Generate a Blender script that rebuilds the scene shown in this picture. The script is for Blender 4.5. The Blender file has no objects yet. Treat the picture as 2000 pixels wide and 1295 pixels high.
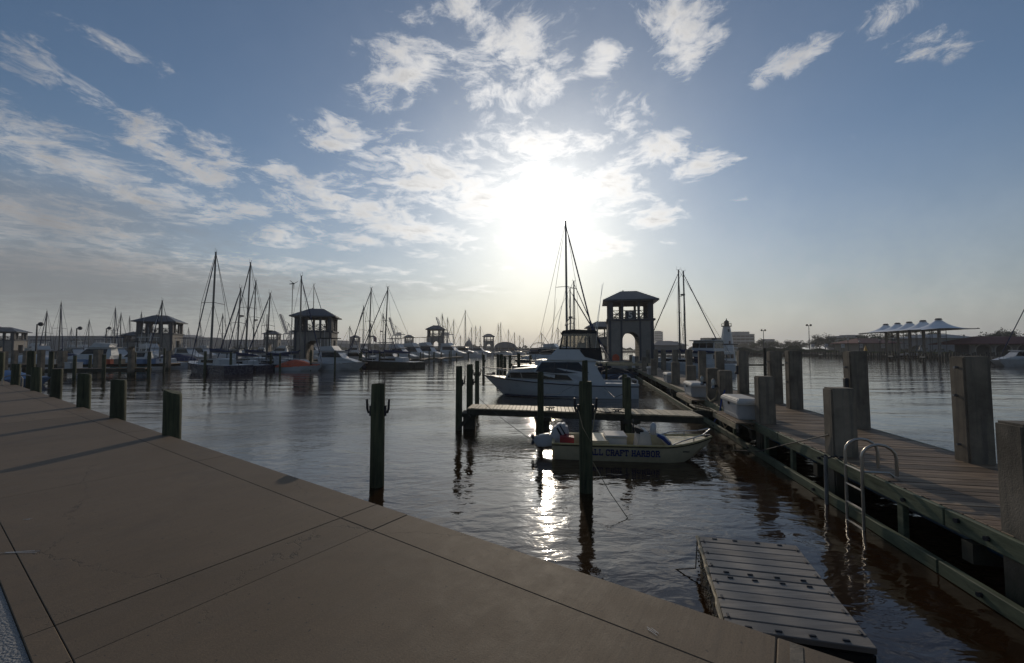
import bpy, bmesh, math, random
from mathutils import Vector, Matrix, Quaternion
random.seed(7)
S = bpy.context.scene
COL = S.collection
R = math.radians
# ------------------------------------------------------------ camera
CAMH, FPX, PITCH = 2.64, 800.0, R(2.4)
cd = bpy.data.cameras.new('camera'); cam = bpy.data.objects.new('camera', cd); COL.objects.link(cam)
cd.sensor_width = 36.0; cd.lens = 36.0*FPX/2000.0; cd.clip_start = 0.05; cd.clip_end = 6000
cam.location = (0, 0, CAMH); cam.rotation_euler = (R(90)+PITCH, 0, 0); S.camera = cam
CP, SP = math.cos(PITCH), math.sin(PITCH)
def ray(px, py):
    u, v = (px-1000.0)/FPX, (647.5-py)/FPX
    return Vector((u, CP - v*SP, SP + v*CP))
def at(px, py, h=0.0):          # point of height h seen at photo pixel
    d = ray(px, py); t = (h-CAMH)/d.z
    return Vector((d.x*t, d.y*t, h))
def atd(px, py, D):             # point at distance D seen at photo pixel
    d = ray(px, py); t = D/d.y
    return Vector((d.x*t, D, CAMH+d.z*t))
# ------------------------------------------------------------ light
SUN = ray(1065, 405).normalized()
SEL = math.asin(SUN.z); SAZ = math.atan2(SUN.x, SUN.y)
sd = bpy.data.lights.new('sun', 'SUN'); sd.energy = 3.2; sd.angle = R(0.6); sd.color = (1.0, .86, .68)
so = bpy.data.objects.new('sun', sd); COL.objects.link(so)
so.rotation_euler = SUN.to_track_quat('Z', 'Y').to_euler(); so.location = (0, 0, 50)
vs = S.view_settings; vs.view_transform = 'Standard'; vs.look = 'None'; vs.exposure = -1.22; vs.gamma = 1; vs.use_curve_mapping = False
S.cycles.max_bounces = 6; S.cycles.glossy_bounces = 3; S.cycles.diffuse_bounces = 2; S.cycles.transmission_bounces = 4
S.cycles.transparent_max_bounces = 8; S.cycles.sample_clamp_indirect = 6; S.cycles.caustics_reflective = False; S.cycles.caustics_refractive = False
# ------------------------------------------------------------ node helper
class NT:
    def __init__(s, nt): s.t = nt; nt.nodes.clear()
    def n(s, kind, ins=None, **kw):
        nd = s.t.nodes.new(kind)
        for k, v in kw.items(): setattr(nd, k, v)
        for k, v in (ins or {}).items():
            sk = nd.inputs[k]
            if isinstance(v, bpy.types.NodeSocket): s.t.links.new(v, sk)
            else: sk.default_value = v
        return nd
    def m(s, op, a, b=0.0, c=0.0, clamp=False):
        return s.n('ShaderNodeMath', {0: a, 1: b, 2: c}, operation=op, use_clamp=clamp).outputs[0]
    def vm(s, op, a, b=(0, 0, 0), out=0):
        return s.n('ShaderNodeVectorMath', {0: a, 1: b}, operation=op).outputs[out]
    def rng(s, v, a, b, c=0.0, d=1.0, smooth=False):
        return s.n('ShaderNodeMapRange', {0: v, 1: a, 2: b, 3: c, 4: d}, interpolation_type='SMOOTHSTEP' if smooth else 'LINEAR').outputs[0]
    def mix(s, f, a, b, mode='MIX'):
        nd = s.n('ShaderNodeMix', data_type='RGBA', blend_type=mode)
        for k, v in ((0, f), (6, a), (7, b)):
            if isinstance(v, bpy.types.NodeSocket): s.t.links.new(v, nd.inputs[k])
            else: nd.inputs[k].default_value = v if k == 0 else (tuple(v)+(1,))[:4]
        return nd.outputs[2]
    def noise(s, vec, scale, detail=4, rough=.5, dist=0.0, out=0, dim='3D'):
        return s.n('ShaderNodeTexNoise', {'Vector': vec, 'Scale': scale, 'Detail': detail, 'Roughness': rough, 'Distortion': dist}, noise_dimensions=dim).outputs[out]
# ------------------------------------------------------------ world: hazy sky with veiled sun and broken cloud layer
W = bpy.data.worlds.new('World'); S.world = W; W.use_nodes = True
w = NT(W.node_tree)
tc = w.n('ShaderNodeTexCoord').outputs['Generated']
sky = w.n('ShaderNodeTexSky', sky_type='NISHITA', sun_disc=False, sun_elevation=SEL, sun_rotation=SAZ, altitude=0, air_density=1.0, dust_density=.7, ozone_density=2.0)
d = w.vm('NORMALIZE', tc)
sp = w.n('ShaderNodeSeparateXYZ', {0: d}).outputs
el = w.m('MAXIMUM', sp[2], 0.0)
ct = w.vm('DOT_PRODUCT', d, tuple(SUN), 1)
ang0 = w.m('ARCCOSINE', w.m('MINIMUM', ct, 1.0)); ang = w.m('MULTIPLY', ang0, w.rng(w.noise(d, 16, 4, .6), .3, .7, .80, 1.2))
QO = .07
def qof(v): return Vector((v.x/(max(v.z, 0)+QO), v.y/(max(v.z, 0)+QO), 0))
den = w.m('ADD', el, QO)
q = w.n('ShaderNodeCombineXYZ', {0: w.m('DIVIDE', sp[0], den), 1: w.m('DIVIDE', sp[1], den)}).outputs[0]
BL = [(780,130,115,72,-30,1.1),(1000,130,110,105,10,1.05),(890,15,70,40,20,1),(1085,35,45,30,-30,.8),(1330,60,80,95,-20,1.02),(1180,105,50,40,-20,1.05),
(1210,225,60,50,10,.95),(655,268,75,34,12,1.05),(840,345,125,55,8,1.2),(950,385,85,55,10,1.2),(1060,285,85,32,5,1.15),(1170,275,60,26,0,.95),(1290,293,68,30,-12,1.15),
(1200,365,72,55,-10,1.15),(1280,422,55,30,0,1.15),(1375,330,62,28,-12,1.05),(1432,308,28,11,5,.8),(1530,125,105,26,-25,1.1),(1810,88,85,32,-5,1.05),(1750,25,110,32,-30,.95),
(1440,388,30,8,0,.7),(1300,470,30,9,0,.6),(1180,485,62,24,0,1.1),(225,95,150,22,24,.75),(80,85,52,26,42,.7),(150,175,165,28,28,1),(285,265,62,34,25,1),
(110,300,190,52,26,1.0),(300,385,150,36,16,1.1),(440,410,110,20,6,1),(420,330,98,42,12,1.1),(400,283,55,18,14,.9),(545,338,48,26,16,.95),(690,408,145,40,12,1.15),(800,450,120,32,12,1.1),
(550,462,85,22,0,1),(700,472,62,20,5,.95),(850,505,45,13,5,.9),(60,430,250,50,8,1.05),(180,510,330,38,5,.95),(480,515,210,20,2,.8),(700,530,200,14,3,.75),(860,560,190,10,4,.7),(970,520,50,10,0,.6),(960,350,45,70,30,.7),(1010,470,60,25,0,.8),(1110,350,60,40,0,.7)]
acc = None
for cx, cy, rx, ry, rot, st in BL:
    c = qof(ray(cx, cy).normalized()); a = R(rot)
    e1 = qof(ray(cx+rx*math.cos(a), cy+rx*math.sin(a)).normalized())-c
    e2 = qof(ray(cx-ry*math.sin(a), cy+ry*math.cos(a)).normalized())-c
    M = Matrix(((e1.x, e2.x), (e1.y, e2.y))).inverted()
    dq = w.vm('SUBTRACT', q, tuple(c))
    l = w.n('ShaderNodeCombineXYZ', {0: w.vm('DOT_PRODUCT', dq, (M[0][0], M[0][1], 0), 1), 1: w.vm('DOT_PRODUCT', dq, (M[1][0], M[1][1], 0), 1)}).outputs[0]
    b = w.m('MULTIPLY', w.rng(w.vm('LENGTH', l, out=1), 1.75, .35), st)
    acc = b if acc is None else w.m('SMOOTH_MAX', acc, b, .25)
front = w.rng(sp[1], .35, .6)                       # cloud field continues unseen beyond the view, thickened there for neutral shade light
wq = w.vm('ADD', q, w.vm('MULTIPLY', w.vm('SUBTRACT', w.noise(q, 2.2, 3, .55, out=1), (.5, .5, .5)), (.35, .35, 0)))
n1 = w.noise(wq, 4.2, 8, .66, .15)
n2 = w.noise(wq, 13.0, 6, .7)
nn = w.m('ADD', w.m('MULTIPLY', w.m('SUBTRACT', n1, .5), 3.0), w.m('MULTIPLY', w.m('SUBTRACT', n2, .5), w.rng(sp[2], .08, .38, .5, 1.9)))
base = w.mix(front, (.62, .62, .62), (.0, .0, .0))
cov = w.m('ADD', w.m('MAXIMUM', acc, w.n('ShaderNodeSeparateColor', {0: base}).outputs[0]), w.m('MULTIPLY', nn, w.rng(acc, 0, .5, .30, .95)))
dens = w.rng(cov, .50, 1.38, smooth=True)
glow = lambda s, p=2.0: w.m('POWER', 2.718, w.m('MULTIPLY', w.m('POWER', w.m('DIVIDE', ang, R(s)), p), -1.0))
g1, g2, g3, g4 = glow(2.35, 1.8), glow(8, 1.3), glow(24, 1.2), glow(48, 1.4)
# clear air: Nishita toned by thin high haze
SK = .132
skyc = w.vm('SCALE', w.vm('MULTIPLY', sky.outputs[0], (.98, 1.08, 1.15))); skyc.node.inputs[3].default_value = SK
hz = w.rng(sp[2], .0, .42, 1.0, 0.0)
hz = w.m('POWER', hz, 1.8)
hazec = w.mix(g4, (.46, .49, .53), (1.5, 1.45, 1.35))
col = w.mix(w.m('MULTIPLY', hz, .97), skyc, hazec)
cc = w.mix(g4, (.56, .55, .58), (1.75, 1.70, 1.62))
cc = w.mix(g3, cc, (3.6, 3.5, 3.35))
thick = w.rng(cov, .75, 1.9, 1.05, .50)
cc = w.vm('MULTIPLY', cc, w.n('ShaderNodeCombineXYZ', {0: thick, 1: thick, 2: thick}).outputs[0])
col = w.mix(w.m('MULTIPLY', w.m('MULTIPLY', dens, .82), w.rng(sp[2], .0, .12, .35, 1)), col, cc)
for cx, cy, rx, ry, st, cb in ((60, 545, 560, 75, .62, (.37, .365, .385)), (620, 560, 420, 34, .30, (.80, .78, .74)), (40, 400, 330, 60, .35, (.42, .41, .43))):   # soft low cloud banks
    c0 = ray(cx, cy).normalized(); az0, el0 = math.atan2(c0.x, c0.y), math.asin(c0.z)
    dz = w.m('DIVIDE', w.m('SUBTRACT', sp[2], math.sin(el0)), ry/FPX*.8); az = w.m('ARCTAN2', sp[0], sp[1]); da = w.m('DIVIDE', w.m('SUBTRACT', az, az0), rx/FPX*.75)
    rr_ = w.m('SQRT', w.m('ADD', w.m('MULTIPLY', dz, dz), w.m('MULTIPLY', da, da)))
    f_ = w.rng(w.m('ADD', rr_, w.m('MULTIPLY', w.m('SUBTRACT', n1, .5), 1.2)), 1.25, .15, 0, st, True)
    col = w.mix(f_, col, cb)
def add(c, g, rgb):
    return w.vm('ADD', c, w.vm('MULTIPLY', w.n('ShaderNodeCombineXYZ', {0: g, 1: g, 2: g}).outputs[0], rgb))
col = add(col, g3, (.08, .08, .078)); col = add(col, g2, (.36, .35, .34)); col = add(col, g1, (9, 8.8, 8.4))
bg = w.n('ShaderNodeBackground', {0: col, 1: 1.0})
w.n('ShaderNodeOutputWorld', {0: bg.outputs[0]})
W.cycles.sampling_method = 'MANUAL'; W.cycles.sample_map_resolution = 512
# ------------------------------------------------------------ materials
MATS = {}
def new_mat(name):
    m = bpy.data.materials.new(name); m.use_nodes = True; MATS[name] = m
    return m, NT(m.node_tree)
def finish(t, col, rough=.6, metal=0.0, bump=None, bstr=.3, bdist=.01, spec=.5, **kw):
    b = t.n('ShaderNodeBsdfPrincipled', {'Base Color': (tuple(col)+(1,))[:4] if not isinstance(col, bpy.types.NodeSocket) else col,
        'Roughness': rough, 'Metallic': metal, 'Specular IOR Level': spec, **kw})
    if bump is not None:
        t.t.links.new(t.n('ShaderNodeBump', {'Height': bump, 'Strength': bstr, 'Distance': bdist}).outputs[0], b.inputs['Normal'])
    t.n('ShaderNodeOutputMaterial', {0: b.outputs[0]})
def oc(t): return t.n('ShaderNodeTexCoord').outputs['Object']
def simple(name, col, rough=.5, metal=0.0, var=.25, scale=6, spec=.5, bump=.15):
    m, t = new_mat(name); o = t.n('ShaderNodeNewGeometry').outputs['Position']
    n = t.noise(o, scale, 5, .6)
    rnd = t.n('ShaderNodeObjectInfo').outputs['Random']
    f = t.m('MULTIPLY', t.rng(n, .3, .7, 1-var, 1+var*.5), t.rng(rnd, 0, 1, 1-var*.35, 1+var*.35))
    c = t.vm('SCALE', col); c.node.inputs[3].default_value = 1; t.t.links.new(f, c.node.inputs[3])
    finish(t, c, t.rng(n, .3, .7, max(rough-.08, .02), min(rough+.12, 1)), metal, n, bump, .01, spec)
    return m
def wood(name, c1, c2, stretch=(1, 14, 14), rough=.8, scale=1.4, rv=.35, bd=.012):
    m, t = new_mat(name); o = oc(t)
    oi = t.n('ShaderNodeObjectInfo').outputs
    off = t.vm('ADD', o, t.vm('MULTIPLY', t.n('ShaderNodeCombineXYZ', {0: oi['Random'], 1: oi['Random'], 2: oi['Random']}).outputs[0], (37, 91, 53)))
    s = t.vm('MULTIPLY', off, stretch)
    n = t.noise(s, scale, 7, .65, .4); n2 = t.noise(off, 1.7, 3, .5)
    g = t.rng(t.m('ADD', t.m('MULTIPLY', n, .75), t.m('MULTIPLY', n2, .3)), .35, .72)
    c = t.mix(g, c1, c2)
    f = t.rng(oi['Random'], 0, 1, 1-rv, 1+rv)
    c = t.vm('MULTIPLY', c, t.n('ShaderNodeCombineXYZ', {0: f, 1: f, 2: f}).outputs[0])
    finish(t, c, rough, 0, n, .7, bd, .3)
    return m
simple('white_paint', (.46, .46, .46), .35, var=.12)
simple('white_gelcoat', (.47, .47, .47), .30, var=.06, scale=1.5, bump=.02, spec=.6)
simple('cream_paint', (.52, .40, .19), .3, var=.15)
simple('hull_cream', (.50, .41, .26), .35, var=.15)
simple('lid_white', (.55, .52, .47), .65, var=.1, spec=.25)
simple('navy_paint', (.012, .016, .045), .25, var=.2)
simple('blue_canvas', (.012, .022, .07), .8, var=.3)
simple('pale_blue', (.16, .24, .38), .5, var=.15)
simple('dark_window', (.010, .010, .011), .12, var=.1, bump=0, spec=.3)
simple('black_canvas', (.02, .02, .022), .85, var=.3)
simple('tan_canvas', (.26, .22, .17), .85, var=.2)
simple('aluminium', (.55, .56, .58), .32, 1.0, var=.15)
simple('dark_metal', (.05, .05, .055), .5, .6, var=.3)
simple('mast_metal', (.16, .15, .14), .45, .5, var=.2)
simple('steel', (.40, .37, .33), .36, 1.0, var=.1)
simple('black_rubber', (.012, .012, .013), .6, var=.3)
simple('rope_blue', (.02, .05, .22), .9); simple('rope_tan', (.32, .26, .16), .9)
simple('stucco', (.23, .21, .185), .9, var=.18, scale=2)
simple('trim_dark', (.075, .075, .08), .8, var=.2)
simple('brick_pale', (.42, .39, .35), .9, var=.25)
simple('roof_metal', (.05, .055, .065), .45, .3, var=.2)
simple('roof_red', (.11, .02, .018), .8, var=.35)
simple('warehouse', (.12, .13, .15), .8, var=.2, scale=.1)
simple('building_grey', (.16, .165, .18), .8, var=.15, scale=.1)
simple('building_tan', (.2, .17, .13), .8, var=.15)
simple('crane_paint', (.09, .11, .14), .6, var=.2)
simple('orange', (.5, .075, .02), .6); simple('red', (.34, .03, .03), .6); simple('yellow', (.7, .35, .03), .6)
simple('teal', (.02, .16, .17), .6); simple('tent_white', (.78, .79, .81), .55, var=.05)
simple('mortar', (.10, .10, .10), .9)
simple('pipe_blue', (.006, .05, .10), .4)
simple('letter_blue', (.015, .02, .13), .5); simple('letter_dark', (.02, .02, .025), .6); simple('letter_grey', (.10, .10, .12), .7)
simple('galvanised', (.28, .29, .30), .45, .8)
simple('bark', (.045, .036, .028), .95, bump=.5); simple('soil', (.05, .05, .03), .95)
m, t = new_mat('clear_vinyl')
tr = t.n('ShaderNodeBsdfTransparent', {0: (.80, .78, .74, 1)}); gl = t.n('ShaderNodeBsdfGlossy', {0: (.8, .8, .8, 1), 1: .12})
df = t.n('ShaderNodeBsdfDiffuse', {0: (.25, .24, .22, 1)})
o = t.n('ShaderNodeNewGeometry').outputs['Position']; nz = t.noise(o, 4, 4, .6, .5)
a1 = t.n('ShaderNodeMixShader', {0: t.rng(nz, .35, .7, .03, .22), 1: tr.outputs[0], 2: df.outputs[0]})
a2 = t.n('ShaderNodeMixShader', {0: .08, 1: a1.outputs[0], 2: gl.outputs[0]}); t.n('ShaderNodeOutputMaterial', {0: a2.outputs[0]})
m, t = new_mat('lamp_glass'); finish(t, (.5, .48, .42), .12, spec=.9)
wood('pile_wood', (.014, .018, .010), (.10, .105, .055), (12, 12, .8), .75, 1.4, .3, .02)
wood('plank_wood', (.065, .038, .022), (.34, .24, .15), (.9, 15, 15), .62, 1.3, .4)
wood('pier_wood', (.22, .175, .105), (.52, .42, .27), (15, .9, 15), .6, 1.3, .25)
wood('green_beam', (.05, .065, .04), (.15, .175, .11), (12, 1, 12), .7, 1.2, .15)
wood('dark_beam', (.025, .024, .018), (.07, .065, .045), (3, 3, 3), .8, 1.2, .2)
wood('float_plank', (.16, .14, .12), (.27, .24, .205), (1, 14, 14), .6, 1.2, .22, .006)
# concrete posts
m, t = new_mat('post_concrete'); o = t.n('ShaderNodeNewGeometry').outputs['Position']; rnd = t.n('ShaderNodeObjectInfo').outputs['Random']
n = t.noise(o, 1.6, 6, .65); n2 = t.noise(t.vm('MULTIPLY', o, (9, 9, .7)), 1, 5, .6); n3 = t.noise(o, 60, 3, .6)
pz = t.n('ShaderNodeSeparateXYZ', {0: o}).outputs[2]
c = t.mix(t.rng(n, .3, .7), (.12, .098, .072), (.29, .24, .18)); c = t.mix(t.rng(n2, .48, .72, 0, .7), c, (.07, .065, .055))
c = t.mix(t.rng(t.m('ADD', pz, t.m('MULTIPLY', n2, .35)), .75, .30), c, (.028, .032, .02))
hgt = t.m('ADD', t.m('MULTIPLY', n, .6), t.m('MULTIPLY', n3, .25)); finish(t, c, .85, 0, hgt, .8, .018, .3)
# walkway concrete
m, t = new_mat('walk_concrete'); o = t.n('ShaderNodeNewGeometry').outputs['Position']; rnd = t.n('ShaderNodeObjectInfo').outputs['Random']
aa = Vector((-.8277, .5612, 0)); bb = Vector((.5612, .8277, 0))
ov = t.n('ShaderNodeCombineXYZ', {0: t.vm('DOT_PRODUCT', o, tuple(aa), 1), 1: t.vm('DOT_PRODUCT', o, tuple(bb), 1)}).outputs[0]
n = t.noise(ov, .55, 6, .6); n2 = t.noise(t.vm('MULTIPLY', ov, (22, 1.2, 1)), 1, 4, .6); n3 = t.noise(o, 90, 3, .7); n4 = t.noise(o, 5, 5, .7); n5 = t.noise(ov, 28, 2, .5)
c = t.mix(t.rng(n, .3, .7), (.150, .102, .058), (.205, .143, .087))
c = t.mix(t.rng(n2, .45, .8, 0, .35), c, (.10, .078, .055)); c = t.mix(t.rng(n4, .5, .8, 0, .30), c, (.27, .195, .13)); c = t.mix(t.rng(t.noise(ov, 1.1, 5, .6, .6), .55, .72, 0, .4), c, (.10, .074, .05)); c = t.mix(t.rng(n3, .35, .7, 0, .5), c, (.07, .055, .04))
c = t.mix(t.rng(n5, .69, .73, 0, .8), c, (.045, .04, .035))
# hairline crack network
vw = t.vm('ADD', t.vm('MULTIPLY', ov, (.28, .55, 1)), t.vm('MULTIPLY', t.noise(ov, 1.5, 6, .7, out=1), (.25, .25, .25)))
vo = t.n('ShaderNodeTexVoronoi', {'Vector': vw, 'Scale': 1.0}, feature='DISTANCE_TO_EDGE').outputs[0]
ck = t.rng(vo, .0008, .0030, 1, 0)
ck = t.m('MULTIPLY', ck, t.rng(t.noise(ov, .7, 2), .45, .6))
c = t.mix(t.m('MULTIPLY', ck, .75), c, (.03, .025, .02))
f = t.rng(rnd, 0, 1, .9, 1.08); c = t.vm('MULTIPLY', c, t.n('ShaderNodeCombineXYZ', {0: f, 1: f, 2: f}).outputs[0])
hgt = t.m('ADD', t.m('ADD', t.m('MULTIPLY', n3, .35), t.m('MULTIPLY', n2, .5)), t.m('MULTIPLY', ck, -.6)); finish(t, c, t.rng(n4, .3, .7, .66, .76), 0, hgt, .6, .006, .35)
# coarse asphalt
m, t = new_mat('asphalt'); o = t.n('ShaderNodeNewGeometry').outputs['Position']
vo = t.n('ShaderNodeTexVoronoi', {'Vector': o, 'Scale': 75.0}).outputs; n = t.noise(o, 3, 4)
c = t.mix(t.rng(vo[0], 0, .6), (.36, .35, .33), (.15, .145, .14)); finish(t, c, .42, 0, vo[0], .9, -.01, .6)
# water
m, t = new_mat('water'); o = t.n('ShaderNodeNewGeometry').outputs['Position']
ln = t.vm('LENGTH', t.vm('SUBTRACT', o, (0, 0, CAMH)), out=1)
ow = t.vm('ADD', o, t.vm('MULTIPLY', t.noise(o, .5, 2, out=1), (.5, .5, 0)))
w1 = t.noise(t.vm('MULTIPLY', ow, (.75, 1.25, 1)), .85, 3, .45, .3)
w2 = t.noise(t.vm('MULTIPLY', ow, (.7, 1.5, 1)), 3.2, 3, .5, .4)
w3 = t.noise(t.vm('MULTIPLY', o, (.8, 1.5, 1)), 13, 3, .5, .3)
rip = t.rng(t.noise(o, .16, 3, .5), .42, .58, 0, 1, True)     # gust patches of fine ripples
fade = t.m('MULTIPLY', t.rng(ln, 9.5, 13, .06, 1.0, True), t.rng(ln, 18, 32, 1.9, .35))
w0 = t.noise(t.vm('MULTIPLY', ow, (.30, 1.25, 1)), .42, 2, .45, .2)
h = t.m('ADD', t.m('ADD', t.m('MULTIPLY', w0, t.rng(ln, 9, 26, .0, .085)), t.m('MULTIPLY', w1, t.rng(ln, 10, 30, .038, .020))), t.m('MULTIPLY', w2, t.rng(ln, 12, 35, .0125, .006)))
h = t.m('ADD', h, t.m('MULTIPLY', w3, t.m('MULTIPLY', t.m('MULTIPLY', t.rng(rip, 0, 1, .25, 1.0), fade), .0055)))
b = t.n('ShaderNodeBump', {'Height': h, 'Strength': 1.0, 'Distance': 1.0})
murk = t.mix(t.noise(o, .3, 3), (.020, .010, .004), (.034, .018, .008))
pb = t.n('ShaderNodeBsdfPrincipled', {'Base Color': murk, 'Roughness': t.rng(ln, 8, 30, .06, .035), 'IOR': 1.5, 'Specular IOR Level': .62, 'Normal': b.outputs[0]})
t.n('ShaderNodeOutputMaterial', {0: pb.outputs[0]})
# vegetation
def leafmat(name, c1, c2):
    m, t = new_mat(name); o = t.n('ShaderNodeNewGeometry').outputs['Position']
    r = t.n('ShaderNodeNewGeometry').outputs['Random Per Island']
    finish(t, t.mix(t.m('ADD', t.m('MULTIPLY', r, .5), t.m('MULTIPLY', t.noise(o, .5, 3), .5)), c1, c2), .7, spec=.2)
leafmat('leaf', (.018, .026, .012), (.06, .07, .03)); leafmat('leaf_bare', (.05, .04, .03), (.10, .085, .06)); leafmat('grass', (.05, .07, .02), (.12, .13, .04))
# ------------------------------------------------------------ mesh helper
class MB:
    def __init__(s): s.v = []; s.f = []; s.k = []; s.cur = 0
    def mat(s, i): s.cur = i; return s
    def add(s, vs, fs, M=None):
        b = len(s.v)
        for p in vs:
            p = Vector(p); s.v.append(M @ p if M is not None else p)
        for f in fs: s.f.append([b+i for i in f]); s.k.append(s.cur)
        return s
    def box(s, c, d, rz=0.0, M=None, taper=1.0):
        x, y, z = d[0]/2, d[1]/2, d[2]/2
        vs = []
        for k, (sz, tp) in enumerate(((-z, 1), (z, taper))):
            for sx, sy in ((-1, -1), (1, -1), (1, 1), (-1, 1)):
                p = Vector((sx*x*tp, sy*y*tp, 0))
                if rz: p.rotate(Quaternion((0, 0, 1), rz))
                vs.append((c[0]+p.x, c[1]+p.y, c[2]+sz))
        return s.add(vs, [(3, 2, 1, 0), (4, 5, 6, 7), (0, 1, 5, 4), (1, 2, 6, 5), (2, 3, 7, 6), (3, 0, 4, 7)], M)
    def tube(s, pts, r, n=6, caps=True, M=None):
        pts = [Vector(p) for p in pts]; rs = r if isinstance(r, (list, tuple)) else [r]*len(pts)
        vs = []; up = None
        for i, p in enumerate(pts):
            dr = (pts[min(i+1, len(pts)-1)]-pts[max(i-1, 0)]).normalized()
            if up is None: up = dr.orthogonal().normalized()
            up = (up-dr*up.dot(dr)); up = up.normalized() if up.length > 1e-5 else dr.orthogonal().normalized()
            sd_ = dr.cross(up)
            for k in range(n):
                a = 2*math.pi*k/n; vs.append(p+(up*math.cos(a)+sd_*math.sin(a))*rs[i])
        fs = []
        for i in range(len(pts)-1):
            for k in range(n):
                k2 = (k+1) % n; fs.append((i*n+k, i*n+k2, (i+1)*n+k2, (i+1)*n+k))
        if caps: fs += [tuple(range(n))[::-1], tuple((len(pts)-1)*n+k for k in range(n))]
        return s.add(vs, fs, M)
    def prism(s, poly, d, M=None, y0=0.0):   # polygon in xz extruded along y
        n = len(poly)
        vs = [(x, y0, z) for x, z in poly]+[(x, y0+d, z) for x, z in poly]
        fs = [tuple(range(n)), tuple(range(2*n-1, n-1, -1))]+[(i, i+n, (i+1) % n+n, (i+1) % n) for i in range(n)]
        return s.add(vs, fs, M)
    def loft(s, rings, closed=True, caps=True, M=None):
        n = len(rings[0]); vs = [p for r_ in rings for p in r_]; fs = []
        for i in range(len(rings)-1):
            for k in range(n if closed else n-1):
                k2 = (k+1) % n; fs.append((i*n+k, i*n+k2, (i+1)*n+k2, (i+1)*n+k))
        if caps: fs += [tuple(range(n))[::-1], tuple((len(rings)-1)*n+k for k in range(n))]
        return s.add(vs, fs, M)
    def ball(s, c, r, n=8, m=5, sc=(1, 1, 1)):
        rings = []
        for i in range(m+1):
            ph = math.pi*(i/m)-math.pi/2; rr = max(math.cos(ph), .02)
            rings.append([(c[0]+sc[0]*r*rr*math.cos(2*math.pi*k/n), c[1]+sc[1]*r*rr*math.sin(2*math.pi*k/n), c[2]+sc[2]*r*math.sin(ph)) for k in range(n)])
        return s.loft(rings)
    def mesh(s, name, mats, smooth=False, bevel=0):
        me = bpy.data.meshes.new(name); me.from_pydata([tuple(p) for p in s.v], [], s.f)
        for mm in (mats if isinstance(mats, (list, tuple)) else [mats]): me.materials.append(MATS[mm])
        me.polygons.foreach_set('material_index', s.k)
        bm = bmesh.new(); bm.from_mesh(me)
        if bevel:
            bmesh.ops.recalc_face_normals(bm, faces=bm.faces)
            es = [e for e in bm.edges if len(e.link_faces) == 2 and e.calc_face_angle(0) > .6]
            bmesh.ops.bevel(bm, geom=es, offset=bevel, segments=2 if bevel > .01 else 1, affect='EDGES', clamp_overlap=True)
        bmesh.ops.recalc_face_normals(bm, faces=bm.faces); bm.to_mesh(me); bm.free()
        if smooth:
            me.polygons.foreach_set('use_smooth', [True]*len(me.polygons))
            try: me.set_sharp_from_angle(angle=R(40))
            except Exception: pass
        me.update(); return me
    def build(s, name, mats, parent=None, smooth=False, bevel=0, loc=None, label=None):
        return link(name, s.mesh(name, mats, smooth, bevel), parent, loc, label)
def link(name, me, parent=None, loc=None, label=None):
    o = bpy.data.objects.new(name, me); COL.objects.link(o)
    if loc is not None: o.location = loc
    if parent is not None:
        o.parent = parent
        # geometry is given in world space for parts: undo the parent's offset
        if parent.get('_w'): o.matrix_parent_inverse = parent_world(parent).inverted()
    if label: o['label'] = label
    return o
def parent_world(p):
    M = Matrix.LocRotScale(p.location, p.rotation_euler, p.scale)
    return (parent_world(p.parent) @ p.matrix_parent_inverse @ M) if p.parent else M
def thing(name, label, cat, loc=(0, 0, 0), rz=0.0, group=None, world=False, sc=1.0):
    o = bpy.data.objects.new(name, None); COL.objects.link(o); o.location = loc; o.rotation_euler = (0, 0, rz); o.scale = (sc,)*3
    o.empty_display_size = .3; o['label'] = label; o['category'] = cat
    if group: o['group'] = group
    if world: o['_w'] = 1
    return o
def tag(o, label, cat, group=None):
    o['label'] = label; o['category'] = cat
    if group: o['group'] = group
    return o
def kind(o, k): o['kind'] = k; return o
def copy_tree(o, parent=None):
    c = o.copy(); COL.objects.link(c); c.parent = parent
    for ch in [x for x in COL.objects if x.parent == o]: copy_tree(ch, c)
    return c
# ============================================================ SETTING
# water sheet
mb = MB(); mb.add([(-1900, -60, 0), (1900, -60, 0), (1900, 1350, 0), (-1900, 1350, 0)], [(0, 1, 2, 3)])
kind(mb.build('water', 'water'), 'structure')
# quay frame: A runs along the edge to the left, N points to the water
QA = Vector((-.8277, .5612, 0)); QN = Vector((.5612, .8277, 0)); QZ = .99
def Q(a, n, z=QZ): return Vector((QA.x*a+QN.x*n, QA.y*a+QN.y*n, z))
quay = bpy.data.objects.new('quay', None); COL.objects.link(quay); kind(quay, 'structure')
def qbox(a0, a1, n0, n1, z0, z1):
    c = Q((a0+a1)/2, (n0+n1)/2, (z0+z1)/2); return c, (a1-a0, n1-n0, z1-z0)
QROT = math.atan2(QA.y, QA.x)
EDGE = 2.86
def slab(a0, a1, n0, n1):
    mb = MB(); c, dd = qbox(a0+.002, a1-.002, n0+.002, n1-.002, QZ-.22, QZ+random.uniform(-.0015, .0015))
    mb.box((0, 0, 0), dd, QROT); mb.build('slab', 'walk_concrete', quay, bevel=.003 if n1 < 2.5 else .007, loc=c)
aj = [-7.04, -3.47, .10, 3.19, 3.67]+[3.67+3.58*i for i in range(1, 13)]
for a0, a1 in zip(aj, aj[1:]):
    slab(a0, a1, 2.43, EDGE); slab(a0, a1, .55, 2.43); slab(a0, a1, .425, .55)
mb = MB(); c, dd = qbox(-7.04, 46.6, .43, EDGE-.02, -1.5, QZ-.225); mb.box(c, dd, QROT); mb.build('quay_wall', 'post_concrete', quay)
mb = MB(); c, dd = qbox(-.02, .04, 2.47, 2.84, QZ, QZ+.004)
mb.box(c, dd, QROT); mb.build('repair_patch', 'post_concrete', quay, label='pale mortar patch on the walkway edge')
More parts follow.
